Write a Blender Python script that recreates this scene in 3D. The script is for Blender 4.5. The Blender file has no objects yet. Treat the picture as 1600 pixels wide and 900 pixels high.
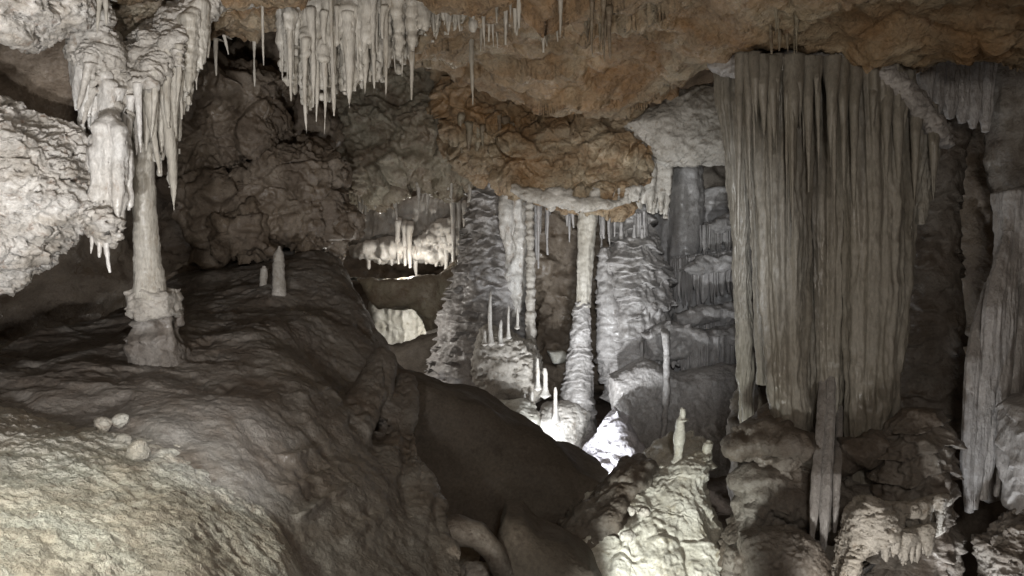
import bpy, math, random
import numpy as np

# ------------------------------------------------------------------ camera, world, exposure
C = bpy.context.scene
col = C.collection
F = 1176.0                     # focal length in photo pixels (1600 wide)
cam_d = bpy.data.cameras.new("camera"); cam = bpy.data.objects.new("camera", cam_d); col.objects.link(cam)
cam.location = (0, 0, 0); cam.rotation_euler = (math.radians(90), 0, 0)
cam_d.sensor_width = 36; cam_d.lens = 36 * F / 1600; cam_d.clip_end = 300; cam_d.clip_start = 0.02
C.camera = cam
w = bpy.data.worlds.new("World"); C.world = w; w.use_nodes = True
bg = w.node_tree.nodes["Background"]; bg.inputs[0].default_value = (1.0, 0.84, 0.70, 1); bg.inputs[1].default_value = 0.08
C.view_settings.view_transform = 'Standard'; C.view_settings.look = 'None'
C.view_settings.exposure = 1.9; C.view_settings.gamma = 1.0
C.cycles.use_denoising = True
C.cycles.max_bounces = 5; C.cycles.diffuse_bounces = 3; C.cycles.glossy_bounces = 2
C.cycles.sample_clamp_indirect = 4.0

def P(px, py, Y):
    return np.array([(px - 800) / F * Y, Y, (450 - py) / F * Y])

def lamp(name, pos, power, color, radius=0.06, aim=None, cone=120, blend=0.6):
    d = bpy.data.lights.new(name, 'SPOT' if aim is not None else 'POINT')
    d.energy = power; d.color = color; d.shadow_soft_size = radius
    o = bpy.data.objects.new(name, d); col.objects.link(o); o.location = pos
    if aim is not None:
        d.spot_size = math.radians(cone); d.spot_blend = blend
        import mathutils
        v = mathutils.Vector(np.array(aim) - np.array(pos))
        o.rotation_euler = v.to_track_quat('-Z', 'Y').to_euler()
    return o

COOL = (0.93, 0.97, 1.0); NEUT = (1.0, 0.96, 0.89); WARM = (1.0, 0.86, 0.68); GREEN = (0.95, 1.0, 0.84)
# show-cave lamps: beside the visitor path (behind and below the frame) and hidden behind rocks in the pit; plus two added fill lights
lamp("path_lamp", (-0.6, 0.6, -0.9), 155, (1.0, 0.98, 0.95), 0.10, aim=P(480, 40, 8), cone=80, blend=1.0)
lamp("hanging_rock_lamp", (-1.5, 1.5, -0.75), 150, (0.97, 0.98, 1.0), 0.06, aim=P(120, 230, 5.3), cone=62, blend=0.8)
lamp("slope_lamp", (-2.2, 1.9, 0.3), 80, (0.96, 1.0, 0.90), 0.08, aim=P(30, 890, 2.9), cone=78, blend=1.0)
lamp("mound_side_lamp", (-0.2, 2.6, 0.1), 95, COOL, 0.06, aim=P(345, 690, 4.6), cone=27, blend=1.0)
lamp("ceiling_lamp", P(760, 1120, 4.4), 50, (1.0, 0.9, 0.76), 0.10, aim=P(900, 60, 7.5), cone=95, blend=0.9)
lamp("drapery_lamp", P(1010, 1150, 4.6), 14, NEUT, 0.10, aim=P(1270, 150, 7.0), cone=56, blend=1.0)
lamp("outcrop_lamp", (0.8, 0.5, -0.9), 130, WARM, 0.08, aim=P(840, 225, 11.3), cone=24, blend=1.0)
lamp("column_front_lamp", (0.1, 0.3, 0.25), 480, COOL, 0.08, aim=P(985, 425, 12.6), cone=28, blend=1.0)
lamp("pit_lamp", P(905, 765, 9.7), 34, COOL, 0.05)
lamp("column_lamp", P(800, 700, 10.9), 20, COOL, 0.05)
lamp("tier_lamp", P(885, 735, 9.4), 150, COOL, 0.06, aim=P(940, 420, 12.5), cone=80, blend=1.0)
lamp("mound_lamp", P(945, 1110, 4.95), 88, (0.97, 1.0, 0.92), 0.14, aim=P(1070, 760, 7.6), cone=62, blend=0.8)
lamp("fill_light", (0.6, -0.8, 1.1), 85, (1.0, 0.93, 0.84), 0.35)  # added soft frontal fill behind the camera, not a lamp of the cave
lamp("far_fill_light", P(572, 500, 12.6), 16, NEUT, 0.06)  # added fill for the far bridge and sill, where ambient doesn't reach
lamp("alcove_lamp", P(655, 520, 16.9), 12, NEUT, 0.05, aim=P(640, 505, 18.0), cone=130)
lamp("chamber_lamp", P(640, 427, 16.8), 16, NEUT, 0.05)
lamp("fringe_lamp", P(1330, 1030, 5.0), 16, NEUT, 0.05, aim=P(1400, 850, 6.0), cone=90)
lamp("pillar_lamp", P(1500, 1010, 5.6), 20, COOL, 0.05, aim=P(1555, 600, 6.8), cone=60)

# ------------------------------------------------------------------ noise
_rs = np.random.RandomState(7)
_perm = np.tile(_rs.permutation(256), 4).astype(np.int32)
_g = _rs.normal(size=(256, 3)); _g /= np.linalg.norm(_g, axis=1)[:, None]; _g = _g.astype(np.float32)
def noise(p):
    p = np.asarray(p, np.float32); i = np.floor(p).astype(np.int32); f = p - i
    u = f * f * f * (f * (f * 6 - 15) + 10); i &= 255
    x, y, z = i[..., 0], i[..., 1], i[..., 2]
    def g(a, b, c):
        h = _perm[_perm[_perm[x + a] + y + b] + z + c]
        G = _g[h]
        return G[..., 0] * (f[..., 0] - a) + G[..., 1] * (f[..., 1] - b) + G[..., 2] * (f[..., 2] - c)
    ux, uy, uz = u[..., 0], u[..., 1], u[..., 2]
    l = lambda a, b, t: a + (b - a) * t
    return l(l(l(g(0,0,0), g(1,0,0), ux), l(g(0,1,0), g(1,1,0), ux), uy),
             l(l(g(0,0,1), g(1,0,1), ux), l(g(0,1,1), g(1,1,1), ux), uy), uz) * 1.5
def fbm(p, f=1.0, o=4, gain=0.5):
    p = np.asarray(p, np.float32); a = 1.0; s = 0; 
    for k in range(o):
        s = s + a * noise(p * f + 17.3 * k); f *= 2.03; a *= gain
    return s
def ridged(p, f=1.0, o=4, gain=0.5):
    p = np.asarray(p, np.float32); a = 1.0; s = 0
    for k in range(o):
        s = s + a * (1 - 2 * np.abs(noise(p * f + 31.7 * k))); f *= 2.07; a *= gain
    return s
def worley(p, f=1.0):
    p = np.asarray(p, np.float32) * f; i = np.floor(p).astype(np.int32); fr = p - i
    d1 = np.full(p.shape[0], 9.0, np.float32); d2 = d1.copy(); hc_ = np.zeros(p.shape[0], np.int32)
    for a in (-1, 0, 1):
        for b in (-1, 0, 1):
            for c in (-1, 0, 1):
                h = _perm[_perm[_perm[(i[:, 0] + a) & 255] + ((i[:, 1] + b) & 255)] + ((i[:, 2] + c) & 255)]
                o = _g[h] * 0.5 + 0.5 + np.array([a, b, c], np.float32)
                d = np.sqrt(((o - fr) ** 2).sum(1))
                m = d < d1
                hc_ = np.where(m, h, hc_)
                d2 = np.where(m, d1, np.minimum(d2, d)); d1 = np.where(m, d, d1)
    worley.cell = hc_ / 255.0
    return d1, d2
def ss(a, b, x):
    t = np.clip((x - a) / (b - a), 0, 1); return t * t * (3 - 2 * t)

# ------------------------------------------------------------------ mesh helpers
def add_mesh(name, V, Q, mat, parent=None, loc=None, smooth=True):
    V = np.asarray(V, np.float32); Q = np.asarray(Q, np.int32)
    if loc is None:
        loc = np.array([V[:, 0].mean(), V[:, 1].mean(), V[:, 2].min()])
    base = np.array(parent.location) if parent is not None else np.zeros(3)
    L = V - np.asarray(loc, np.float32)
    m = bpy.data.meshes.new(name); k = Q.shape[1]
    m.vertices.add(len(L)); m.vertices.foreach_set("co", L.ravel())
    m.loops.add(Q.size); m.loops.foreach_set("vertex_index", Q.ravel())
    m.polygons.add(len(Q)); m.polygons.foreach_set("loop_start", np.arange(0, Q.size, k, dtype=np.int32))
    m.polygons.foreach_set("loop_total", np.full(len(Q), k, np.int32))
    m.polygons.foreach_set("use_smooth", np.full(len(Q), smooth))
    m.update(calc_edges=True); m.validate()
    m.materials.append(mat)
    o = bpy.data.objects.new(name, m); col.objects.link(o)
    o.location = np.asarray(loc) - base
    if parent is not None: o.parent = parent
    return o
def tag(o, label, cat, group=None):
    o['label'] = label; o['category'] = cat; o['kind'] = 'thing'
    if group: o['group'] = group
    return o
def struct(o, kind='structure'):
    o['kind'] = kind; return o
def thing(name, loc, label, cat, group=None):
    o = bpy.data.objects.new(name, None); col.objects.link(o); o.location = loc; o.empty_display_size = 0.1
    bpy.context.view_layer.update()
    return tag(o, label, cat, group)
def normals(V, Q):
    N = np.zeros_like(V)
    fn = np.cross(V[Q[:, 2]] - V[Q[:, 0]], V[Q[:, -1]] - V[Q[:, 1]])
    for k in range(Q.shape[1]):
        for a in range(3): N[:, a] += np.bincount(Q[:, k], fn[:, a], len(V))
    return N / (np.linalg.norm(N, axis=1)[:, None] + 1e-9)

def surface_nets(f, lo, vox):
    s = f < 0
    nx, ny, nz = f.shape
    S = np.zeros((nx-1, ny-1, nz-1), np.int8)
    for a in (0, 1):
        for b in (0, 1):
            for c in (0, 1): S += s[a:nx-1+a, b:ny-1+b, c:nz-1+c]
    act = np.argwhere((S > 0) & (S < 8))
    idx = np.full(S.shape, -1, np.int32); idx[act[:, 0], act[:, 1], act[:, 2]] = np.arange(len(act))
    acc = np.zeros((len(act), 3)); cnt = np.zeros(len(act))
    cs = [(a, b, c) for a in (0, 1) for b in (0, 1) for c in (0, 1)]
    for i, A in enumerate(cs):
        for B in cs[i+1:]:
            if sum(abs(A[k] - B[k]) for k in range(3)) != 1: continue
            fa = f[act[:, 0]+A[0], act[:, 1]+A[1], act[:, 2]+A[2]]; fb = f[act[:, 0]+B[0], act[:, 1]+B[1], act[:, 2]+B[2]]
            m = (fa < 0) != (fb < 0)
            t = np.where(m, fa / np.where(m, fa - fb, 1), 0)
            for k in range(3): acc[:, k] += np.where(m, A[k] + t * (B[k] - A[k]), 0)
            cnt += m
    V = (act + acc / cnt[:, None]) * vox + lo
    Qs = []
    for ax in range(3):
        sl0 = [slice(None)]*3; sl1 = [slice(None)]*3
        sl0[ax] = slice(0, -1); sl1[ax] = slice(1, None)
        a, b = s[tuple(sl0)], s[tuple(sl1)]
        e = np.argwhere(a != b); u, v = [(1, 2), (2, 0), (0, 1)][ax]
        ok = (e[:, u] > 0) & (e[:, v] > 0) & (e[:, u] < f.shape[u]-1) & (e[:, v] < f.shape[v]-1)
        e = e[ok]; fl = a[e[:, 0], e[:, 1], e[:, 2]]
        def I(du, dv):
            q = e.copy(); q[:, u] -= du; q[:, v] -= dv
            return idx[q[:, 0], q[:, 1], q[:, 2]]
        q = np.stack([I(1, 1), I(0, 1), I(0, 0), I(1, 0)], 1)
        q[~fl] = q[~fl][:, ::-1]; Qs.append(q)
    return V, np.concatenate(Qs)

# --- implicit primitives: (lo, hi, fn(X, Y, Z))
def poly_d(X, Z, pts):
    d = np.full(X.shape, 1e9); ins = np.zeros(X.shape, bool); n = len(pts)
    for i in range(n):
        ax, az = pts[i]; bx, bz = pts[(i+1) % n]
        ex, ez = bx-ax, bz-az; wx, wz = X-ax, Z-az
        t = np.clip((wx*ex + wz*ez) / (ex*ex + ez*ez + 1e-12), 0, 1)
        d = np.minimum(d, (wx-ex*t)**2 + (wz-ez*t)**2)
        c = ((az <= Z) != (bz <= Z)) & (X < ax + (Z-az) / (bz-az+1e-12) * ex); ins ^= c
    d = np.sqrt(d); return np.where(ins, -d, d)
def out(poly, Y, T, R=None, tx=0.0, tz=0.0):
    """rock with the given outline at distance Y, half thickness T, edge rounding R, tilted in depth"""
    pts = [(P(a, b, Y)[0], P(a, b, Y)[2]) for a, b in poly]
    xs = [p[0] for p in pts]; zs = [p[1] for p in pts]; R = T if R is None else R
    xc, zc = np.mean(xs), np.mean(zs)
    dy = [tx*(x-xc) + tz*(z-zc) for x in (min(xs), max(xs)) for z in (min(zs), max(zs))]
    def fn(X, Yg, Z):
        d = poly_d(X[:, 0, :], Z[:, 0, :], pts)[:, None, :]
        q1 = d + R; q2 = np.abs(Yg - (Y + tx*(X-xc) + tz*(Z-zc))) - T + R
        return np.sqrt(np.maximum(q1, 0)**2 + np.maximum(q2, 0)**2) + np.minimum(np.maximum(q1, q2), 0) - R
    return (np.array([min(xs), Y-T+min(dy), min(zs)]), np.array([max(xs), Y+T+max(dy), max(zs)]), fn)
def ell(px, py, Y, rx, ry, rz):
    c = P(px, py, Y); r = np.array([rx*Y/F, ry, rz*Y/F])
    def fn(X, Yg, Z):
        k = np.sqrt(((X-c[0])/r[0])**2 + ((Yg-c[1])/r[1])**2 + ((Z-c[2])/r[2])**2)
        return (k - 1) * r.min()
    return (c-r, c+r, fn)
def chain(pts):
    W = [(P(a, b, y), r*y/F) for a, b, y, r in pts]
    lo = np.min([c-r for c, r in W], 0); hi = np.max([c+r for c, r in W], 0)
    def fn(X, Yg, Z):
        best = None
        for (a, ra), (b, rb) in zip(W[:-1], W[1:]):
            e = b-a; t = np.clip(((X-a[0])*e[0] + (Yg-a[1])*e[1] + (Z-a[2])*e[2]) / (e@e), 0, 1)
            d = np.sqrt((X-a[0]-t*e[0])**2 + (Yg-a[1]-t*e[1])**2 + (Z-a[2]-t*e[2])**2) - (ra + t*(rb-ra))
            best = d if best is None else np.minimum(best, d)
        return best
    return (lo, hi, fn)
def smin(a, b, k):
    h = np.clip(0.5 + 0.5*(b-a)/k, 0, 1); return b + (a-b)*h - k*h*(1-h)
def body(prims, vox, k=0.08, warp=(0.0, 1.0), disp=None, cut=(), subdiv=False, pad=0.2):
    lo = np.min([p[0] for p in prims], 0) - pad; hi = np.max([p[1] for p in prims], 0) + pad
    n = np.ceil((hi-lo)/vox).astype(int) + 1
    ax = [lo[i] + vox*np.arange(n[i]) for i in range(3)]
    X, Yg, Z = np.meshgrid(*ax, indexing='ij')
    f = np.full(X.shape, 5.0)
    def sub(p):
        a = np.clip(np.floor((p[0]-0.14-2*k-lo)/vox).astype(int), 0, n-1); b = np.clip(np.ceil((p[1]+0.14+2*k-lo)/vox).astype(int)+1, 1, n)
        return slice(a[0], b[0]), slice(a[1], b[1]), slice(a[2], b[2])
    for p in prims:
        q = sub(p); f[q] = smin(f[q], p[2](X[q], Yg[q], Z[q]), k)
    for p in cut:
        q = sub(p); f[q] = -smin(-f[q], p[2](X[q], Yg[q], Z[q]), k)
    if warp[0]:
        m = np.abs(f) < warp[0]*2.2
        f[m] += warp[0]*fbm(np.stack([X[m], Yg[m], Z[m]], 1), warp[1], 3)
    V, Q = surface_nets(f, lo, vox)
    # relax once
    if subdiv: V, Q = refine(V, Q)
    N = normals(V, Q)
    if disp is not None: V = V + N * disp(V, N)[:, None]
    return V, Q
def refine(V, Q):
    """split each quad in four"""
    E = np.concatenate([Q[:, [i, (i+1) % 4]] for i in range(4)]); Es = np.sort(E, 1)
    key = Es[:, 0].astype(np.int64)*len(V) + Es[:, 1]
    u, inv = np.unique(key, return_inverse=True); a, b = u // len(V), u % len(V)
    n = len(V); m = len(Q)
    fc = V[Q].mean(1)
    s = np.zeros((len(u), 3)); c = np.zeros(len(u))
    fi = np.tile(np.arange(m), 4)
    for k in range(3): s[:, k] = np.bincount(inv, fc[fi, k], len(u))
    c = np.bincount(inv, minlength=len(u))
    mid = (V[a] + V[b] + s*(2/np.maximum(c, 1))[:, None]) / 4
    ei = inv.reshape(4, m).T + n; fi = np.arange(m) + n + len(u)
    # smooth the old points a little
    nb = np.zeros_like(V); cn = np.zeros(n)
    for k in range(3): nb[:, k] = np.bincount(a, V[b, k], n) + np.bincount(b, V[a, k], n)
    cn = np.bincount(a, minlength=n) + np.bincount(b, minlength=n)
    V0 = V*0.5 + 0.5*nb/np.maximum(cn, 1)[:, None]
    q = [np.stack([Q[:, i], ei[:, i], fi, ei[:, i-1]], 1) for i in range(4)]
    return np.concatenate([V0, mid, fc]), np.concatenate(q)

# --- displacement looks
def d_boulder(amp=0.05, f=1.6, crack=0.05, cf=2.2):
    def fn(V, N):
        wv = V + 0.18*np.stack([noise(V*2.1), noise(V*2.1+9), noise(V*2.1+21)], 1)
        d1, d2 = worley(wv*np.array([1, 1, 1.4]), cf)
        h1 = worley.cell; e1 = d2-d1
        b1, b2 = worley(wv*np.array([1.2, 1.2, 1.8]) + 5, cf*2.6); h2 = worley.cell
        blk = 1.5*crack*(h1-0.4)*ss(0, 0.12, e1) + 0.6*crack*(h2-0.4)*ss(0, 0.15, b2-b1)
        return amp*fbm(V, f, 5) + blk - 0.25*crack*(1 - ss(0.0, 0.07, e1)) + 0.25*amp*ridged(V, f*6, 3)
    return fn
def d_pitted(amp=0.05, f=3.0, pit=0.05):
    def fn(V, N):
        s = np.array([0.8, 0.8, 1.9])
        n = fbm(V*s, f*2.2, 4, 0.6); r = ridged(V*s + 3, f*3, 3, 0.6)
        return amp*fbm(V, f, 4) + 0.4*amp*r - pit*ss(0.42, 0.8, fbm(V*np.array([0.75, 0.75, 2.1]) + 2, f*2.9, 4, 0.62))
    return fn
def d_flow(amp=0.05, f=5.0, ledge=0.02, lf=5.0, fine=0.01, lean=0.0):
    def fn(V, N):
        s = V.copy(); s[:, 0] += lean*V[:, 2]
        s[:, 2] *= 0.13; s = s + 0.06*noise(V*2.0)[:, None]
        u = V[:, 2]*lf + 0.8*fbm(V, 1.4, 3); st = u - np.floor(u)
        steep = 1 - np.abs(N[:, 2])
        return steep*amp*ridged(s, f, 3, 0.5) + ledge*(1-st)*ss(-0.3, 0.4, noise(V*1.7+5)) + fine*fbm(V, 9, 3)
    return fn
def d_smooth(amp=0.06, f=1.0, fine=0.008):
    return lambda V, N: amp*fbm(V, f, 3) + fine*fbm(V, 8, 4)
def d_tier(amp=0.12, lf=3.4, fine=0.03):
    def fn(V, N):
        u = V[:, 2]*lf + 0.85*fbm(V*np.array([1, 1, .6]), 1.7, 3); st = u - np.floor(u)
        u2 = V[:, 2]*lf*2.7 + 0.9*fbm(V + 7, 2.4, 3); s2 = u2 - np.floor(u2)
        br = ss(-0.5, 0.2, noise(V*np.array([2.5, 2.5, 4.0]) + 3))
        fl = np.stack([V[:, 0], V[:, 1], V[:, 2]*0.2], 1)
        return amp*(1.15*(1-st)**0.8 - 0.5)*(0.4+0.6*br) + 0.22*amp*(1-s2)*br*ss(-.2,.3,noise(V*2.2)) + 0.3*amp*ridged(fl, 7, 2)*st + 0.6*amp*fbm(V, 1.9, 4) + fine*fbm(V, 6, 4)
    return fn
def d_scaly(amp=0.06, lf=7.0, fine=0.02):
    def fn(V, N):
        w_ = fbm(V*np.array([1, 1, 0.6]), 2.6, 3)
        u = V[:, 2]*lf + 1.3*w_; st = u - np.floor(u)
        br = ss(-0.25, 0.35, noise(V*np.array([4, 4, 7.0]) + 3))
        return amp*((1-st)**1.3 - 0.4)*br + fine*fbm(V, 7, 3) + 0.4*amp*fbm(V, 2, 2)
    return fn

# --- round bodies with horizontal rings
def tube(path, nr=60, nt=20, sx=1.0, sy=1.0, disp=None, flute=None, seed=0, cap=True):
    """path: list of (x, y, z, r) from top to bottom"""
    A = np.array(path, float); t = np.r_[0, np.cumsum(np.linalg.norm(np.diff(A[:, :3], axis=0), axis=1))]
    u = np.linspace(0, t[-1], nr)
    B = np.stack([np.interp(u, t, A[:, k]) for k in range(4)], 1)
    k5 = max(3, nr//24) | 1
    if nr > 12:
        pad = np.pad(B[:, 3], k5//2, 'edge'); B[:, 3] = np.convolve(pad, np.ones(k5)/k5, 'valid')
        for c in (0, 1):
            pad = np.pad(B[:, c], k5//2, 'edge'); B[:, c] = np.convolve(pad, np.ones(k5)/k5, 'valid')
    th = np.linspace(0, 2*math.pi, nt, endpoint=False)
    ct, st = np.cos(th), np.sin(th)
    R = B[:, 3][:, None]*np.ones(nt)[None]
    if flute is not None: R = R*flute(th[None, :], u[:, None]/t[-1])
    V = np.stack([B[:, 0][:, None] + R*ct*sx, B[:, 1][:, None] + R*st*sy, B[:, 2][:, None]*np.ones(nt)], 2).reshape(-1, 3)
    i = np.arange(nr-1)[:, None]*nt; j = np.arange(nt)[None]; j2 = (j+1) % nt
    Q = np.stack([i+j, i+nt+j, i+nt+j2, i+j2], 2).reshape(-1, 4)
    if disp is not None:
        N = np.tile(np.stack([ct, st, np.zeros(nt)], 1), (nr, 1))
        V = V + N*(disp(V + seed*3.7, N))[:, None]
    top = V[:nt].mean(0) + [0, 0, B[0, 3]*0.3]; bot = V[-nt:].mean(0) - [0, 0, B[-1, 3]*0.6]
    V = np.concatenate([V, [top, bot]]); n = nr*nt; j = np.arange(nt); j2 = (j+1) % nt
    jj = np.arange(0, nt, 2)
    Qt = np.stack([np.full(len(jj), n), jj, (jj+1) % nt, (jj+2) % nt], 1)
    b0 = (nr-1)*nt
    Qb = np.stack([np.full(len(jj), n+1), b0+(jj+2) % nt, b0+(jj+1) % nt, b0+jj], 1)
    return V, np.concatenate([Q, Qt, Qb])

def rbf(pts, smooth=0.0):
    A = np.array(pts, float); xy, z = A[:, :2], A[:, 2]; n = len(A)
    r = np.sqrt(((xy[:, None]-xy[None])**2).sum(2))
    M = np.zeros((n+3, n+3)); M[:n, :n] = -r - smooth*0 + np.eye(n)*smooth; M[:n, n] = 1; M[n, :n] = 1
    M[:n, n+1:] = xy; M[n+1:, :n] = xy.T
    s = np.linalg.solve(M, np.r_[z, 0, 0, 0])
    def fn(x, y):
        o = s[n] + s[n+1]*x + s[n+2]*y
        for i in range(n): o = o - s[i]*np.sqrt((x-xy[i, 0])**2 + (y-xy[i, 1])**2 + 1e-4)
        return o
    return fn
def grid_sheet(xs, ys, fn):
    X, Y = np.meshgrid(xs, ys, indexing='ij'); Z = fn(X, Y)
    V = np.stack([X, Y, Z], 2).reshape(-1, 3); nx, ny = X.shape
    i = np.arange(nx-1)[:, None]*ny; j = np.arange(ny-1)[None]
    Q = np.stack([i+j, i+ny+j, i+ny+j+1, i+j+1], 2).reshape(-1, 4)
    return V, Q

# ------------------------------------------------------------------ materials
def rock_mat(name, c1, c2, c3, scale=1.0, streak=1.0, bump=0.5, rough=0.52, fine=40.0, mixpos=0.5, spec=0.5, bdist=0.03):
    m = bpy.data.materials.new(name); m.use_nodes = True; nt = m.node_tree; N = nt.nodes; L = nt.links
    b = N["Principled BSDF"]; geo = N.new("ShaderNodeNewGeometry")
    mp = N.new("ShaderNodeMapping"); mp.inputs['Scale'].default_value = (1, 1, streak); L.new(geo.outputs['Position'], mp.inputs[0])
    def nz(sc, det=6, r=0.6, dist=0.0, vec=None):
        n = N.new("ShaderNodeTexNoise"); n.inputs['Scale'].default_value = sc; n.inputs['Detail'].default_value = det
        n.inputs['Roughness'].default_value = r; n.inputs['Distortion'].default_value = dist
        L.new((vec or mp).outputs[0], n.inputs['Vector']); return n
    def ramp(src, a, bb, ca=(0,0,0,1), cb=(1,1,1,1)):
        r = N.new("ShaderNodeValToRGB"); r.color_ramp.elements[0].position = a; r.color_ramp.elements[1].position = bb
        r.color_ramp.elements[0].color = ca; r.color_ramp.elements[1].color = cb; L.new(src.outputs[0], r.inputs[0]); return r
    def mix(fac, a, bb, mode='MIX'):
        x = N.new("ShaderNodeMix"); x.data_type = 'RGBA'; x.blend_type = mode
        for s, v in ((0, fac), (6, a), (7, bb)):
            if isinstance(v, (tuple, float, int)): x.inputs[s].default_value = v
            else: L.new(v, x.inputs[s])
        return x.outputs[2]
    nA = nz(1.6*scale, 8, 0.62, 0.6); rA = ramp(nA, mixpos-0.12, mixpos+0.12, c1+(1,), c2+(1,))
    nB = nz(7*scale, 8, 0.68, 0.4); rB = ramp(nB, 0.55, 0.72)
    c = mix(rB.outputs[0], rA.outputs[0], c3+(1,))
    nC = nz(fine*scale, 5, 0.7); rC = ramp(nC, 0.3, 0.7, (0.72, 0.72, 0.72, 1), (1.15, 1.15, 1.15, 1))
    c = mix(1.0, c, rC.outputs[0], 'MULTIPLY'); L.new(c, b.inputs['Base Color'])
    rr = N.new("ShaderNodeMapRange"); rr.inputs[1].default_value = 0.35; rr.inputs[2].default_value = 0.68; rr.inputs[3].default_value = max(0.2, rough-0.28); rr.inputs[4].default_value = min(1, rough+0.25)
    nW = nz(2.3*scale, 5, 0.6, 0.3); L.new(nW.outputs[0], rr.inputs[0]); L.new(rr.outputs[0], b.inputs['Roughness'])
    b.inputs['Specular IOR Level'].default_value = spec
    nD = nz(20*scale, 10, 0.65, 0.3)
    bp = N.new("ShaderNodeBump"); bp.inputs['Strength'].default_value = bump; bp.inputs['Distance'].default_value = bdist
    mh = N.new('ShaderNodeMath'); mh.operation = 'MULTIPLY'; rm = N.new('ShaderNodeMapRange'); rm.inputs[1].default_value = 0.35; rm.inputs[2].default_value = 0.62; rm.inputs[3].default_value = 0.3; rm.inputs[4].default_value = 1.4
    L.new(nW.outputs[0], rm.inputs[0]); L.new(nD.outputs[0], mh.inputs[0]); L.new(rm.outputs[0], mh.inputs[1]); L.new(mh.outputs[0], bp.inputs['Height']); L.new(bp.outputs[0], b.inputs['Normal'])
    return m
M = {}
M['calcite'] = rock_mat("white_calcite", (0.46, 0.43, 0.39), (0.60, 0.58, 0.55), (0.27, 0.21, 0.16), 1.6, 0.6, 0.6)
M['whiterock'] = rock_mat("white_pitted_rock", (0.40, 0.36, 0.31), (0.60, 0.57, 0.53), (0.2, 0.13, 0.085), 1.9, 1.3, 0.8)
M['pale'] = rock_mat("pale_rock", (0.34, 0.31, 0.27), (0.46, 0.43, 0.39), (0.2, 0.16, 0.12), 1.4, 1.0, 0.7)
M['stal'] = rock_mat("stalactite_stone", (0.36, 0.33, 0.28), (0.47, 0.44, 0.39), (0.24, 0.2, 0.15), 2.2, 0.25, 0.5)
M['grey'] = rock_mat("grey_flowstone", (0.25, 0.235, 0.225), (0.37, 0.35, 0.34), (0.16, 0.14, 0.125), 1.6, 0.6, 0.6)
M['brown'] = rock_mat("brown_rock", (0.14, 0.105, 0.075), (0.23, 0.185, 0.14), (0.09, 0.065, 0.045), 1.2, 1.0, 0.8)
M['olive'] = rock_mat("olive_brown_rock", (0.17, 0.13, 0.09), (0.27, 0.24, 0.18), (0.13, 0.08, 0.045), 1.5, 1.0, 0.9)
M['orange'] = rock_mat("orange_ceiling_rock", (0.25, 0.15, 0.072), (0.34, 0.275, 0.19), (0.15, 0.085, 0.044), 0.8, 1.3, 1.0, bdist=0.06)
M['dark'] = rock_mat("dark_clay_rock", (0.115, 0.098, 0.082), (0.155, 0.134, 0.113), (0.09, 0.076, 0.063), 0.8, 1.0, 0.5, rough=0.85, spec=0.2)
M['mud'] = rock_mat("brown_mud_floor", (0.10, 0.08, 0.065), (0.15, 0.12, 0.1), (0.07, 0.055, 0.045), 1.0, 1.0, 0.5)
M['slope'] = rock_mat("pale_gravelly_slope", (0.36, 0.31, 0.25), (0.45, 0.43, 0.38), (0.24, 0.19, 0.15), 1.4, 1.0, 1.0, fine=55, bdist=0.05)
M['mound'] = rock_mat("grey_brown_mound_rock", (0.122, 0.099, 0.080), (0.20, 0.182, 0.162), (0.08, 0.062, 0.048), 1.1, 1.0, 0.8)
M['drape'] = rock_mat("drapery_stone", (0.195, 0.178, 0.148), (0.26, 0.242, 0.21), (0.15, 0.132, 0.108), 1.3, 0.4, 0.35)
M['lilac'] = rock_mat("white_lilac_flowstone", (0.48, 0.46, 0.50), (0.60, 0.58, 0.62), (0.32, 0.29, 0.3), 1.2, 1.0, 0.5)
M['yellow'] = rock_mat("pale_yellow_flowstone", (0.48, 0.46, 0.40), (0.60, 0.59, 0.54), (0.33, 0.29, 0.21), 1.4, 1.0, 0.45)

for k_ in ('stal', 'calcite', 'grey', 'yellow', 'lilac', 'drape', 'whiterock'):
    b_ = M[k_].node_tree.nodes['Principled BSDF']; b_.inputs['Coat Weight'].default_value = 0.06 if k_ == 'drape' else 0.18; b_.inputs['Coat Roughness'].default_value = 0.28
rng = np.random.RandomState(11)

# ================================================================== SETTING: ceiling, floor, walls
cp = []
for a, b, y in [(-300,0,3.6), (100,-40,4.3), (300,-25,5.6), (330,-170,4.5), (240,-40,5.2), (380,20,6.1), (420,55,6.6), (560,60,7.6), (720,120,9.0), (830,160,9.4), (920,190,9.4), (965,188,9.3),
                (1040,140,8.9), (1100,108,8.5), (1140,96,8.1), (1250,104,7.3), (1400,116,7.0), (1520,95,6.8), (1640,95,6.6),
                (700,20,6.2), (800,0,6.0), (900,90,7.6), (1000,30,6.6), (1200,0,6.0), (1400,30,6.0), (1600,20,5.4), (1900,40,5.2)]:
    cp.append(tuple(P(a, b, y)))
cp += [(-6, 2, 1.9), (-3, 0, 2.3), (0, 0, 2.4), (3, 0, 2.2), (0, 3, 2.35), (2.5, 3, 2.3), (0, -4, 2.5), (-5, -4, 2.3), (5, -4, 2.3), (6, 3, 1.9)]
cp += [(-3.5, 9.5, 3.6), (-2, 10.6, 4.2), (0, 11.5, 4.2), (1.5, 11.3, 4.2), (3, 10.4, 4.2), (4.4, 9.4, 4.2), (6.5, 8.8, 3.6), (-6, 8, 3), (-6, 12, 4.2), (7, 12, 4.2), (0, 14, 4.4)]
hc = rbf(cp)
def ceil_fn(X, Y):
    return hc(X, Y)
xs = np.concatenate([np.linspace(-8, -4.6, 40), np.linspace(-4.58, 5.6, 480), np.linspace(5.64, 9, 40)])
ys = np.concatenate([np.linspace(-4, 3.4, 50), np.linspace(3.42, 11.5, 400), np.linspace(11.6, 14, 20)])
V, Q = grid_sheet(xs, ys, ceil_fn)
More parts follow.
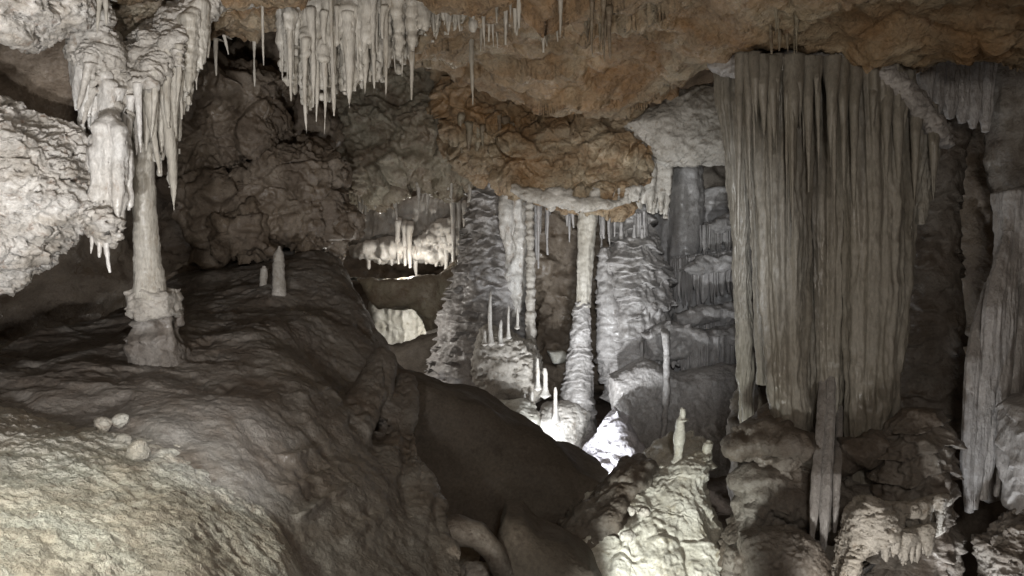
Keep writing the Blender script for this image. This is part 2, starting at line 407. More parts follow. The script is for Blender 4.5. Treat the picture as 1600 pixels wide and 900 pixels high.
s = V*np.array([1, 0.8, 1.4])
u = V[:, 0]*0.55 + V[:, 1]*1.1 + 0.5*fbm(V, 0.8, 3); lay = (u*1.6) - np.floor(u*1.6)
d1, d2 = worley(s + 0.3*fbm(s, 1.5, 3)[:, None], 1.5); h1 = worley.cell.copy()
b1, b2 = worley(s*np.array([1, 1.5, 1]) + 0.2*fbm(s, 2.5, 2)[:, None], 3.6); h2 = worley.cell.copy()
d = 0.15*fbm(s, 0.9, 3) + 0.05*ridged(s, 2.4, 4) + 0.035*fbm(V, 6, 4, 0.6) - 0.17*(1-lay)*ss(-0.3, 0.3, noise(V*1.1)) + 0.13*(h1-0.5)*ss(0, 0.1, d2-d1) + 0.05*(h2-0.5)*ss(0, 0.12, b2-b1)
V[:, 2] += d; V[:, 1] += 0.08*fbm(V+40, 2.2, 3)
struct(add_mesh("cave_ceiling", V, Q[:, ::-1], M['orange']))

fp = [(-9,-4,-1.7), (9,-4,-1.7), (0,-2,-1.65), (0,1.0,-1.9), (0.5,3.5,-3.2), (3,4,-3.3), (6,5,-3.3), (-5,4,-1.6), (-6,8,-1.0), (-1,6.5,-3.4), (0.5,7,-3.5), (3.5,7,-3.2),
      (6,8,-3.0), (-1.5,10,-2.6), (0.4,10,-3.0), (2.5,10,-2.9), (-2.5,13,-1.7), (0.5,12.5,-2.5), (3,12.5,-2.2), (7,12,-2.5), (-2.4,16,-1.75), (1,16,-1.8), (-3,22,-1.2), (2,22,-1.2), (8,22,-1.2), (-8,22,-1), (-8,14,-1)]
hf = rbf(fp)
V, Q = grid_sheet(np.linspace(-9, 9, 330), np.linspace(-4, 24, 480), hf)
V[:, 2] += 0.12*fbm(V, 0.9, 4) + 0.03*ridged(V, 3, 3)
struct(add_mesh("cave_floor", V, Q, M['mud']))

def wall(name, poly_pts, z0, z1, mat, nu=320, nv=220, amp=0.35):
    A = np.array(poly_pts, float); t = np.r_[0, np.cumsum(np.linalg.norm(np.diff(A, axis=0), axis=1))]
    u = np.linspace(0, t[-1], nu); x = np.interp(u, t, A[:, 0]); y = np.interp(u, t, A[:, 1]); z = np.linspace(z0, z1, nv)
    V = np.stack([np.repeat(x, nv), np.repeat(y, nv), np.tile(z, nu)], 1)
    i = np.arange(nu-1)[:, None]*nv; j = np.arange(nv-1)[None]
    Q = np.stack([i+j, i+nv+j, i+nv+j+1, i+j+1], 2).reshape(-1, 4)
    N = normals(V, Q); V = V + N*(amp*fbm(V, 0.5, 3) + d_boulder(0.12, 1.4, 0.08, 1.3)(V, N))[:, None]
    return struct(add_mesh(name, V, Q, mat))
wall("cave_wall", [(-9, -3), (-7.2, 6), (-5.6, 10.5), (-4.9, 14), (-5.2, 22), (-2, 23.5), (2, 22), (2.2, 16.4), (5, 15), (6.4, 12), (6.9, 8.5), (8.5, 4), (9, -3)], -4.5, 6, M['brown'], 520, 200)

# ================================================================== LEFT: slope, mound, hanging rock
sp = [tuple(P(a, b, y)) for a, b, y in [(-200,950,2.4), (0,900,2.6), (150,900,2.8), (280,905,3.05), (0,760,3.4), (150,760,3.65), (275,760,3.95), (0,655,4.5), (150,668,4.9), (265,640,5.3),
      (-200,640,4.2), (-300,560,6.5), (0,585,6.2), (100,570,7.0), (-100,500,8.6), (60,520,9.0), (230,560,6.8), (230,520,9)]]
sp += [(-1.6, 1.6, -1.15), (-4, 1.5, -0.8), (-1.1, 1.9, -1.4)]
hs = rbf(sp)
def slope_fn(X, Y):
    z = hs(X, Y); xe = (276-800)/F*Y + 0.04*np.sin(Y*5)
    return z - 0.22*ss(-0.05, 0.55, X - xe) - 1.2*ss(0.45, 1.2, X-xe)
V, Q = grid_sheet(np.linspace(-5.2, -0.3, 420), np.r_[np.linspace(1.3, 5.6, 460), np.linspace(5.62, 9, 120)], slope_fn)
s = V*np.array([1, 1, 1.0])
V[:, 2] += 0.05*fbm(s, 1.3, 3) + 0.018*ridged(V*np.array([1, 1.6, 1]), 5, 4, 0.6) + 0.012*fbm(V, 18, 3, 0.6)
struct(add_mesh("cave_slope", V, Q, M['slope']))

mp_ = [tuple(P(a, b, y)) for a, b, y in [(200,900,3.4), (300,900,3.3), (430,870,3.9), (540,900,4.3), (640,900,4.8), (300,780,4.0), (400,790,4.25), (500,760,4.9), (600,720,5.8),
       (300,680,4.7), (400,650,5.0), (500,640,5.6), (600,620,6.9), (230,560,5.9), (330,560,5.9), (430,540,6.3), (520,520,7.2), (200,520,7.3), (300,500,7.2), (400,465,8.2), (480,420,9.2), (540,410,9.9),
       (250,470,9.0), (330,420,10.0), (430,395,10.8), (520,395,11.5), (100,480,10), (600,520,8.6)]]
mp_ += [(-0.8, 2.4, -2.4), (-2, 2.2, -1.9), (-4.2, 12.5, 0.4), (-2.6, 12.5, 0.1)]
hm = rbf(mp_)
ce_y = [2.0, 4.0, 5.0, 6.5, 7.5, 9.0, 10.5, 12.5]; ce_x = [-0.25, -0.36, -0.50, -0.86, -1.17, -1.54, -2.25, -3.0]
cl_y = [2.5, 4.0, 5.0, 7.0, 8.5, 10.0, 12.5]; cl_c = [-2.35, -2.38, -2.4, -2.5, -2.1, -2.0, -2.3]
def mound_f(X, Yg, Z):
    a = (Z - hm(X[:, :, 0], Yg[:, :, 0])[:, :, None])*0.75
    yy = Yg[0, :, 0]
    xe = np.interp(yy, ce_y, ce_x)[None, :, None] - 0.10*(Z + 0.7)
    cl = (X + 1.05*Z - np.interp(yy, cl_y, cl_c)[None, :, None])/1.45
    return -smin(-smin_max(a, cl, 0.07), -(X - xe)*0.85, 0.3)
def smin_max(a, b, k):
    return -smin(-a, -b, k)
mound_prim = (np.array([-4.4, 2.6, -3.6]), np.array([0.35, 12.0, 0.9]), mound_f)
def d_mound(V, N):
    steep = np.clip(1 - N[:, 2]*1.2, 0, 1); s = V.copy(); s[:, 1] += 0.5*V[:, 2]; s[:, 2] *= 0.25
    side = steep*ss(0.2, 0.6, N[:, 0])
    d1, d2 = worley(V + 0.1*noise(V*3)[:, None], 5.5)
    return 0.10*fbm(V, 1.0, 4, 0.45) + side*0.17*(np.abs(np.sin(3.4*(V[:, 2] - 0.8*V[:, 1] + 0.35*noise(V*0.9)[:]) ))**0.7 - 0.5) - 0.03*ss(0.2, 0.6, fbm(V*np.array([1, 1, .6]), 2.6, 3)) + 0.006*ridged(V*np.array([1, 1, 1.6]), 11, 3, 0.6) + 0.010*fbm(V*np.array([1, 1, 1.6]), 4.5, 5, 0.6) + 0.05*np.clip(0.32 - d1, 0, 1)*ss(0.0, 0.5, noise(V*0.8 + 4)) - 0.05*ss(0.5, 0.75, ridged(V*np.array([1, 1, .5]), 0.8, 2))*(1-side)*0.6
folds = [chain([(592,555,7.4,14),(574,620,6.8,36),(534,705,5.9,26)]), chain([(628,590,7.5,10),(618,690,6.45,30),(580,785,5.65,34),(556,890,5.05,38)]),
         chain([(652,680,6.5,8),(650,780,5.7,28),(636,890,5.2,40)]), chain([(676,780,5.75,6),(680,860,5.3,20),(678,950,4.95,28)])]
knobs = [ell(a, b, y, r, r*y/F, r*y/F*1.5) for a, b, y, r in [(523,612,6.0,9),(530,655,5.9,9),(503,690,5.2,9),(497,742,4.9,10),(512,778,4.8,11),(534,818,4.9,8)]]
hollow = [ell(438, 818, 4.0, 55, 0.3, 0.10)]
V, Q = body([mound_prim] + folds + knobs, 0.032, 0.05, disp=d_mound, subdiv=True, pad=0.1)
tag(add_mesh("rock_mound", V, Q, M['mound']), "big dark brown rounded rock mound whose side drops in folds into the pit", "rock mound")

V, Q = body([out([(-150,150),(0,160),(45,180),(85,205),(108,235),(130,275),(140,320),(112,350),(76,372),(36,408),(0,440),(-150,520)], 5.1, 0.5, 0.35, tx=0.35, tz=-0.1)] + [chain([(x, 362, 5.12, 6), (x, 340, 5.15, 10), (x-2, 318, 5.25, 12)]) for x in (142, 155, 168)], 0.022, 0.12, (0.08, 2.4), d_pitted(0.07, 3.6, 0.15), subdiv=True)
tag(add_mesh("hanging_rock", V, Q, M['whiterock']), "large white pitted rock overhanging the dark hollow at the left edge", "overhanging rock")
V, Q = body([out([(-80,-40),(110,-40),(95,10),(70,36),(45,62),(20,52),(-80,35)], 4.7, 0.35, 0.12)], 0.03, 0.1, (0.05, 2.5), d_pitted(0.06, 4.2, 0.12), subdiv=True)
tag(add_mesh("hanging_rock", V, Q, M['whiterock']), "small white ragged rock jutting from the ceiling in the top left corner", "overhanging rock")
V, Q = body([out([(-60,30),(130,40),(150,120),(140,250),(60,220),(-60,200)], 6.0, 0.35, 0.2)], 0.05, 0.1, (0.08, 2), d_boulder(0.05))
tag(add_mesh("rock_wall", V, Q, M['brown']), "dark brown rock wall in the recess between the two white hanging rocks", "rock wall")
# ledge carrying the left cluster of stalactites
GL = "stalactites of the left cluster"
left = [((165,90),(166,250),5.35,14,"calcite"), ((150,120),(127,205),5.3,12,"pale"), ((180,140),(160,242),5.35,15,"calcite"), ((140,100),(122,170),5.2,10,"pale"),
        ((195,130),(193,235),5.45,11,"calcite"), ((206,130),(213,242),5.5,10,"calcite"), ((222,110),(228,235),5.55,13,"stal"), ((236,95),(250,272),5.5,16,"stal"),
        ((250,90),(272,328),5.6,17,"stal"), ((262,75),(264,200),5.55,12,"stal"), ((275,60),(284,186),5.65,12,"stal"), ((290,40),(296,150),5.7,10,"stal"),
        ((300,30),(307,140),5.75,9,"stal"), ((315,10),(314,98),5.8,10,"stal"), ((327,0),(325,90),5.85,8,"stal"), ((205,150),(202,232),5.4,8,"calcite"), ((242,110),(236,215),5.42,8,"stal"), ((280,70),(276,165),5.5,8,"stal"), ((215,130),(220,238),5.38,8,"calcite"),
        ((155,0),(152,52),5.0,6,"stal"), ((164,-5),(166,40),5.0,6,"stal")]
def buttress(L, back=0.3):
    return [chain([(a[0], a[1]+26, y, r*0.5), (a[0], a[1]-2, y+0.04, r*0.85), (a[0]+2, a[1]-22, y+back*0.5, r*0.95), (a[0]+3, a[1]-36, y+back, r*1.1)]) for a, b, y, r, *_ in L]
V, Q = body([chain([(110,-40,5.3,40), (140,40,5.35,30), (160,100,5.4,26), (172,140,5.5,18)]),
             chain([(172,142,5.55,14), (215,112,5.65,17), (262,70,5.75,18), (305,20,5.85,22), (340,-40,5.95,40)]), chain([(330,-40,5.95,40),(420,-40,6.2,40)])] + buttress(left[:19]), 0.02, 0.1, (0.04, 4), d_pitted(0.04, 4.5, 0.08), subdiv=True)
tag(add_mesh("rock_ledge", V, Q, M['pale']), "ragged slanting cream ledge from which the left cluster of stalactites hangs", "rock ledge")
mass_early = body([out([(150,-40),(340,-40),(270,70),(180,140)], 6.3, 0.3, 0.15)], 0.024, 0.1, (0.06, 2.5), d_pitted(0.06, 3.4, 0.09), subdiv=True)
tag(add_mesh("rock_outcrop", *mass_early, M['olive']), "orange brown holed rock above the slanting left ledge", "rock")
def drips(n, xs, top, bot, Y0, Y1, r0, r1, seed, lo=0.55):
    r = np.random.RandomState(seed); pr = []
    for k in range(n):
        x = r.uniform(*xs); t = np.interp(x, *top); b = np.interp(x, *bot); b = t + (b-t)*r.uniform(lo, 1.0); y = r.uniform(Y0, Y1); w_ = r.uniform(r0, r1)
        dx = r.uniform(-3, 3)
        pr.append(chain([(x, t-6, y, w_*1.3), (x+dx*0.4, t+(b-t)*0.35, y, w_), (x+dx*0.8, t+(b-t)*0.75, y, w_*0.6), (x+dx, b, y, w_*0.18)]))
    return pr

# ------------------------------------------------------------------ stalactites and stalagmites
def stal(top, tip, Y, rpx, label, group=None, name="stalactite", mat='stal', taper=0.75, bend=None, nr=46, nt=12, seed=None, up=False, tipr=0.12, rough=0.10, dY=0.0):
    seed = rng.randint(1000) if seed is None else seed
    bend = rng.uniform(-0.25, 0.25) if bend is None else bend
    a, b = P(top[0], top[1], Y), P(tip[0], tip[1], Y+dY); r0 = rpx*Y/F
    ts = np.r_[np.linspace(0, 0.9, 9), 0.95, 1.0]; path = []
    for t in ts:
        c = a + (b-a)*t; c = c + np.array([bend*math.sin(t*3.1)*r0*2, 0, 0])
        rr = r0*((1-t)**taper*(1-tipr) + tipr)
        if t == 0: rr *= 1.9 if up else 1.25
        if up and 0.05 < t < 0.2: rr *= 1.25
        if up and t > 0.93: rr *= 0.55
        path.append((*c, rr))
    if up: path = path[::-1]
    else: path = [(a[0], a[1]+0.16*min(1, Y/6), a[2]+1.1*r0, r0*0.8), (a[0], a[1]+0.07, a[2]+0.5*r0, r0*1.05)] + path
    def dd(V, N):
        return r0*(rough*1.6*fbm(V*np.array([1, 1, 0.35]), 14, 3) + rough*noise(V*np.array([2, 2, 26.0])) + rough*2.0*noise(V*np.array([3, 3, 5.0])))
    V, Q = tube(path, nr, nt, disp=dd, seed=seed)
    o = add_mesh(name, V, Q, M[mat], loc=(path[0][0], path[0][1], path[0][2]) if not up else (path[-1][0], path[-1][1], path[-1][2]))
    return tag(o, label, name, group)

# left cluster
wl = ["thick white", "short curved grey", "stout white", "stubby pale", "white", "slender white", "cream", "long pointed cream", "longest and thickest cream", "ribbed cream", "cream", "thin", "thin straight", "short", "short outer", "small white", "small cream", "narrow cream", "small bright", "isolated thin", "isolated short"]
for i, (a, b, y, r, mt) in enumerate(left):
    stal(a, b, y, r*0.8, ("%s stalactite hanging from the slanting ledge" % wl[i]) if i < 9 else "slim cream stalactite in the row under the slanting left ledge", GL, mat=mt, nt=14)
for (a, b, y, r, l) in [((153,350),(155,402),5.12,7,"short blunt white stalactite under the hanging rock beside the pointed one"), ((168,350),(172,426),5.12,7.5,"pointed white stalactite, lowest under the right end of the hanging rock"),
                     ((141,350),(142,396),5.1,5,"thin white stalactite, leftmost under the hanging rock"), ((186,325),(189,362),5.2,6,"tiny white stalactite at the right corner of the hanging rock")]:
    stal(a, b, y, r, l, "stalactites under the left hanging rock", mat='calcite')
# white frozen cascade joining ledge and hanging rock
V, Q = body(drips(34, (146, 200), ([146, 160, 175, 190, 200], [258, 205, 195, 215, 248]), ([146, 160, 175, 190, 200], [372, 392, 396, 372, 330]), 5.08, 5.3, 4, 8, 21, 0.5) + [chain([(172,195,5.4,7),(168,250,5.3,10),(171,300,5.25,11),(172,345,5.22,7)])], 0.0115, 0.035, (0.012, 7), d_flow(0.014, 14, 0.0, 5, 0.01))
tag(add_mesh("flowstone_cascade", V, Q, M['calcite']), "bluish white frozen cascade running down over the hanging rock's right end", "flowstone")
# curtain behind the cluster
topL = ([115, 150, 172, 215, 262, 320], [60, 95, 140, 115, 72, 5]); botL = ([115, 128, 150, 165, 195, 230, 255, 272, 284, 300, 312, 325], [190, 215, 215, 262, 245, 250, 285, 310, 195, 160, 125, 90])
V, Q = body(drips(110, (172, 318), topL, botL, 5.6, 5.95, 3.5, 9, 3, 0.45) + [out([(180,145),(262,80),(312,25),(292,120),(262,180),(250,240),(205,225)], 5.85, 0.1, 0.08)], 0.0115, 0.028, (0.012, 9), d_flow(0.014, 16, 0.008, 14, 0.012))
tag(add_mesh("stone_drapery", V, Q, M['stal']), "cream ribbed drip curtain under the slanting ledge, behind the left cluster", "drapery")
V, Q = body(drips(60, (116, 182), topL, botL, 5.3, 5.6, 3.5, 9, 4, 0.45) + [out([(115,50),(165,90),(185,150),(180,200),(160,190),(130,150)], 5.5, 0.12, 0.08)], 0.0115, 0.028, (0.012, 9), d_flow(0.014, 16, 0.008, 14, 0.012))
tag(add_mesh("stone_drapery", V, Q, M['calcite']), "white drip curtain left of the slanting ledge's lowest point", "drapery")

# column of the left cluster, standing on the mound
root = thing("column", P(240, 560, 6.0), "slender cream column running from the left stalactites down to a broken block on the mound", "column")
pth = [(*P(222,215,5.8), 0.10), (*P(222,270,5.8), 0.088), (*P(226,340,5.85), 0.086), (*P(230,400,5.9), 0.096), (*P(234,440,5.9), 0.118), (*P(236,470,5.9), 0.14)]
V, Q = tube(pth, 120, 36, disp=lambda V, N: 0.006*noise(V*np.array([1, 1, 9.0])*3) + 0.010*fbm(V, 8, 3) + 0.012*noise(V*2.0))
add_mesh("shaft", V, Q, M['stal'], root)
V, Q = body([out([(206,455),(240,447),(272,455),(275,492),(255,502),(225,500),(207,490)], 5.95, 0.17, 0.06)], 0.014, 0.04, (0.03, 5), d_scaly(0.03, 14, 0.015))
add_mesh("block", V, Q, M['pale'], root)
V, Q = body([out([(212,478),(272,478),(276,530),(292,590),(222,590),(214,545)], 6.03, 0.17, 0.08)], 0.016, 0.04, (0.06, 3), d_scaly(0.05, 7, 0.02))
add_mesh("pedestal", V, Q, M['mound'], root)

# small stalagmites on the mound
stal((440,490),(437,385),8.5,12,"finger-shaped brown stalagmite standing on top of the dark mound", None, "stalagmite", 'pale', 0.6, up=True, tipr=0.6)
stal((412,455),(413,416),8.8,6.5,"smaller brown stalagmite left of the finger-shaped one on the mound", None, "stalagmite", 'pale', 0.6, up=True, tipr=0.6)
# loose stones on the slope
def on_slope(px, py):
    Ys = np.linspace(2.5, 8, 1200); zz = (450-py)/F*Ys; xx = (px-800)/F*Ys
    k = np.argmax(zz < np.maximum(slope_fn(xx, Ys), hm(xx, Ys))); return Ys[k]
def stone(px, py, Y, rx, ry, label, mat='slope'):
    Y = on_slope(px, py+ry*0.6) - 0.045
    V, Q = body([ell(px, py, Y, rx, rx*Y/F*0.9, ry)], 0.012, 0.03, (0.03, 8), d_boulder(0.010, 5, 0.008, 6), pad=0.06)
    tag(add_mesh("stone", V, Q, M[mat]), label, "stone", "stones on the left slope")
stone(212, 708, 4.35, 16, 14, "round pale stone lying lowest on the left slope")
stone(198, 690, 4.5, 9, 11, "small pale stone leaning behind the round one on the slope")
stone(160, 662, 4.95, 12, 10, "flat pale stone, left of two at the slope's crest")
stone(186, 660, 5.0, 10, 10, "angular pale stone, right of two at the slope's crest")

# ================================================================== CENTRE CEILING: stalactite curtain
GC = "stalactites of the central fringe"
cent = [((410,-10),(412,102),6.0,5,"long thin stalactite hanging alone left of the central fringe"), ((452,20),(455,158),6.1,9,"left outermost stalactite of the central fringe"),
        ((478,60),(479,208),6.1,9,"stout white stalactite reaching lowest in the central fringe"), ((505,70),(507,209),6.15,8,"thin white stalactite reaching as low as its stout neighbour in the central fringe"),
        ((493,60),(494,190),6.2,8,None), ((520,40),(522,181),6.2,10,"slim stalactite just right of the fringe's lowest pair"), ((543,20),(546,168),6.2,17,"broad carrot-shaped stalactite in the central fringe"),
        ((567,10),(570,146),6.25,14,"blunt thick stalactite right of the carrot-shaped one"), ((582,0),(585,138),6.3,9,None), ((601,-10),(603,153),6.2,9,"long straight stalactite in the middle of the central fringe"),
        ((618,0),(618,112),6.4,8,None), ((628,-10),(628,120),6.4,6,None), ((641,-10),(643,156),6.3,9,"long needle stalactite at the right end of the central fringe"),
        ((736,0),(739,166),7.4,9,"solitary long stalactite hanging before the orange ceiling"), ((739,160),(741,240),11.3,6,None)]
topC = ([430, 760], [-50, -50]); botC = ([440, 455, 480, 507, 525, 546, 575, 600, 640, 665, 700, 760], [120, 150, 195, 190, 165, 160, 135, 130, 110, 70, 55, 45])
V, Q = body(drips(230, (442, 745), topC, botC, 6.2, 6.8, 3.5, 8, 8, 0.4) + [out([(440,-60),(760,-60),(740,10),(660,40),(600,55),(545,90),(510,120),(470,130),(450,60)], 6.6, 0.12, 0.08)] + buttress(cent[1:13], 0.4), 0.015, 0.03, (0.02, 7), d_flow(0.02, 10, 0.012, 9, 0.01))
tag(add_mesh("stone_drapery", V, Q, M['stal']), "knobbly cream drip curtain at the top centre, fused behind the stalactite fringe", "drapery")
for a, b, y, r, l in cent:
    stal(a, b, y, r*0.66, l or "short narrow stalactite between longer ones in the central fringe", GC)
for i in range(85):
    x = rng.uniform(442, 740); top = rng.uniform(-30, 30)
    lim = np.interp(x, [440, 480, 520, 600, 660, 740], [130, 175, 150, 95, 70, 50])
    stal((x, top), (x+rng.uniform(-3, 5), lim*rng.uniform(0.45, 1.0)), rng.uniform(6.1, 6.9), rng.uniform(3.5, 7.5), "short narrow stalactite between longer ones in the central fringe", GC, nr=34, nt=10)
GS = "small stalactites on the orange ceiling"
for i in range(80):
    x = rng.choice([rng.uniform(795, 880), rng.uniform(745, 800), rng.uniform(910, 965), rng.uniform(1200, 1250)]); y = rng.uniform(6.0, 6.9)
    t = rng.uniform(-25, 20); stal((x, t-10), (x+rng.uniform(-2, 2), t+rng.uniform(25, 85)), y, rng.uniform(3, 6.5), "tiny stalactite in the sparse rows on the orange ceiling", GS, nr=20, nt=8, mat='olive' if x > 880 else 'stal')
for a, b, y, r in [((255+95,55),(357,85),6.4,3), ((337,60),(338,118),6.7,4), ((398,40),(398,135),7.0,4)]:
    stal(a, b, y, r, "thin dim stalactite hanging before the dark left recess", "stalactites before the left recess")

# ================================================================== BACK MASSES
def mass(name, polys, mat, vox, disp, label, cat, k=0.1, warp=(0.1, 1.2), sub=False):
    V, Q = body(polys, vox, k, warp, disp, subdiv=sub)
    return tag(add_mesh(name, V, Q, M[mat]), label, cat)
mass("rock_outcrop", [out([(690,110),(760,110),(850,120),(965,130),(1012,225),(1003,296),(960,316),(880,316),(800,296),(745,262),(700,220)], 11.5, 0.55, 0.12)], 'orange', 0.035,
     d_boulder(0.08, 1.8, 0.19, 2.0), "blocky orange rock face hanging in the middle of the cave above the columns", "rock face", sub=True)
mass("rock_outcrop", [out([(470,90),(780,90),(790,265),(745,280),(700,288),(640,280),(560,318),(535,285),(490,220)], 13.0, 0.8, 0.5, tx=-0.1)], 'olive', 0.045,
     d_boulder(0.16, 1.5, 0.2, 1.5), "olive brown cracked rock face behind the central stalactite fringe", "rock face", sub=True)
mass("boulder", [out([(275,140),(330,112),(420,118),(448,190),(430,235),(370,272),(280,275)], 10.6, 0.8, 0.5)], 'brown', 0.04, d_boulder(0.16, 1.3, 0.2, 1.35), "dark brown bulging boulder in the upper left recess", "boulder", sub=True)
mass("boulder", [out([(365,270),(440,240),(500,228),(535,285),(525,320),(528,362),(520,400),(460,395),(400,345)], 10.9, 0.8, 0.45)], 'brown', 0.04, d_boulder(0.16, 1.3, 0.2, 1.35), "wide grey brown boulder above the finger-shaped stalagmite", "boulder", sub=True)
mass("boulder", [out([(350,340),(400,325),(430,355),(428,395),(390,408),(355,398)], 10.2, 0.4, 0.3)], 'brown', 0.03, d_boulder(0.1, 2.2, 0.12, 2.2), "lumpy block wedged under the wide boulder at the left", "boulder")
mass("boulder", [out([(270,285),(340,272),(385,300),(375,345),(330,375),(270,350)], 10.4, 0.5, 0.35)], 'brown', 0.035, d_boulder(0.16, 1.3, 0.2, 1.35), "dim brown boulder just right of the cream column", "boulder")
mass("rock_outcrop", [out([(240,60),(480,70),(525,200),(515,420),(240,420)], 12.2, 0.6, 0.4)], 'brown', 0.05, d_boulder(0.25, 1.1, 0.22, 1.2), "dark rock face deep in the left recess behind the boulders", "rock")
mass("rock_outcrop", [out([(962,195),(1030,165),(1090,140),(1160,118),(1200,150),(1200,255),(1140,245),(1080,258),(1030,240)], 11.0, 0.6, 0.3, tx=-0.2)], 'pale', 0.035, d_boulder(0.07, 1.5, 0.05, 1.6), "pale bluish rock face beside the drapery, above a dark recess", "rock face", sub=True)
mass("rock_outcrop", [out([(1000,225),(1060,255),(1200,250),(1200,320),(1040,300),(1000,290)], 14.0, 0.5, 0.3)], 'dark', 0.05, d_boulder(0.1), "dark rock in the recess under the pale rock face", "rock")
mass("calcite_crust", [chain([(800,296,11.0,7),(860,314,10.85,9),(920,320,10.8,9),(965,318,10.85,8),(1003,298,11.0,7)])] + drips(26, (860, 1000), ([860,1000],[312,300]), ([860,920,1000],[332,345,325]), 10.85, 11.1, 4, 7, 15), 'pale', 0.02, d_pitted(0.03, 4, 0.03), "pale calcite rim with short drips along the orange face's lower edge", "flowstone", k=0.04)
V, Q = body(drips(34, (992, 1046), ([992,1046],[235,250]), ([992,1046],[325,345]), 11.7, 12.1, 5, 8, 16, 0.6), 0.018, 0.035, (0.015, 6), d_flow(0.02, 9, 0.0, 5, 0.01))
tag(add_mesh("stone_drapery", V, Q, M['pale']), "pale drip curtain at the right end of the orange face", "drapery")
mass("rock_outcrop", [out([(820,300),(980,300),(980,420),(930,470),(940,600),(830,620),(845,480),(825,400)], 14.8, 0.6, 0.3)], 'brown', 0.045, d_boulder(0.25, 1.2, 0.25, 1.3), "dark brown knobbly rock seen between the slim column and its neighbours", "rock")
GG = "drips between the great columns"
for i in range(24):
    x = rng.choice([rng.uniform(838, 860), rng.uniform(862, 900), rng.uniform(930, 965)]); t = rng.uniform(305, 325)
    stal((x, t), (x, t+rng.uniform(25, 110)*(1 if x < 862 else 0.6)), rng.uniform(11.6, 12.6), rng.uniform(3, 6), "slim drip stalactite in the gap between the great columns", GG, nr=24, nt=8, mat='grey', tipr=0.3)
GO = "drips on the far olive rock"
for i in range(22):
    x = rng.uniform(560, 745); t = np.interp(x, [560, 640, 745], [300, 285, 275]); stal((x, t), (x, t+rng.uniform(15, 55)), rng.uniform(12.6, 13.2), rng.uniform(2.5, 5), "slim drip stalactite under the olive rock above the far chamber", GO, nr=20, nt=8, mat='pale', tipr=0.3)
GH = "drips under the orange rock face"
for i in range(22):
    x = rng.uniform(705, 800); stal((x, rng.uniform(175, 200)), (x, rng.uniform(205, 240)), 11.0+rng.uniform(-.2, .3), rng.uniform(4, 8), "small drip stalactite on the olive rock beside the orange face", GH, nr=18, nt=8, mat='olive')

# ================================================================== FAR CHAMBER
mass("flowstone_ledge", [out([(555,385),(600,375),(650,380),(690,350),(720,340),(722,400),(690,412),(640,410),(600,408),(560,402)], 18.2, 0.5, 0.2), out([(540,330),(720,300),(730,360),(640,385),(545,390)], 18.8, 0.4, 0.2)], 'calcite', 0.04,
     d_flow(0.16, 2.6, 0.08, 2.6, 0.05), "brilliant white fringed flowstone ledge in the far chamber", "flowstone")
GF = "stalactites of the far chamber"
for x, t, b, r, y in [(622,345,412,5,17.6),(632,350,415,5,17.6),(640,352,418,6,17.5),(707,310,420,5,17),(716,312,400,4,17),(725,318,415,5,17),(735,320,400,5,16.8),(650,405,432,4,18),(556,318,362,3,16),(564,318,362,3,16), (575,385,420,5,17.8),(592,395,412,6,17.8),(610,390,414,6,17.8),(665,385,412,6,17.8),(680,380,416,6,17.7),(695,370,425,6,17.6)]:
    stal((x, t), (x+1, b), y, r, "white stalactite hanging in the lit far chamber", GF, nr=24, nt=9, mat='calcite', tipr=0.4)
mass("rock_bridge", [out([(565,436),(640,438),(690,430),(722,400),(730,440),(722,470),(690,500),(685,540),(655,480),(600,482),(590,470)], 16.4, 0.8, 0.25)], 'olive', 0.05, d_smooth(0.1, 1.0, 0.03), "brown rock bridge between the two lit openings of the far chamber", "rock")
mass("flowstone_wall", [out([(585,465),(720,465),(720,545),(585,545)], 18.2, 0.3, 0.1)], 'yellow', 0.035, d_flow(0.14, 2.6, 0.08, 2.2, 0.04), "glowing cream flowstone wall inside the lower lit alcove", "flowstone")
mass("stone", [out([(670,520),(688,518),(692,535),(678,555),(660,558)], 15.4, 0.2, 0.12)], 'calcite', 0.025, d_pitted(0.03, 4, 0.03), "white upright stone at the right foot of the lit alcove", "stone")
mass("rock_sill", [out([(590,540),(640,532),(700,515),(730,500),(760,640),(600,660),(600,560)], 14.8, 0.6, 0.3)], 'dark', 0.05, d_smooth(0.08, 1.0, 0.03), "dark smooth sill below the lit alcove", "rock")

# ================================================================== COLUMNS
mass("flowstone_floor", [ell(632, 437, 18.6, 75, 1.5, 0.09)], 'yellow', 0.04, d_smooth(0.04, 1.2, 0.02), "thin bright strip of flowstone floor under the far white ledge", "flowstone")
root = thing("column", P(780, 620, 13.0), "broad grey column with scaly shelf-like crusts, first from the left", "column", "great columns in the pit")
pth = [(*P(770,255,13.2), 0.52), (*P(770,300,13.2), 0.42), (*P(772,360,13.2), 0.46), (*P(765,420,13.2), 0.60), (*P(760,480,13.2), 0.72), (*P(755,530,13.2), 0.82), (*P(750,600,13.3), 1.0)]
V, Q = tube(pth, 400, 170, disp=d_scaly(0.16, 5.2, 0.045))
add_mesh("shaft", V, Q, M['grey'], root)
V, Q = body([chain([(812,280,12.8,18), (812,360,12.8,19), (808,430,12.8,17), (800,490,12.8,8)]), chain([(790,300,12.6,8), (792,360,12.6,7), (793,400,12.6,2)])], 0.025, 0.06, (0.03, 2.5), d_flow(0.05, 7, 0.02, 4, 0.015))
add_mesh("drip_curtain", V, Q, M['calcite'], root)
root = thing("column", P(830, 610, 12.2), "very thin knotted pale column, second from the left", "column", "great columns in the pit")
def dring(a, f): return lambda V, N: a*noise(V*np.array([1.5, 1.5, f])) + a*0.7*fbm(V, 9, 2)
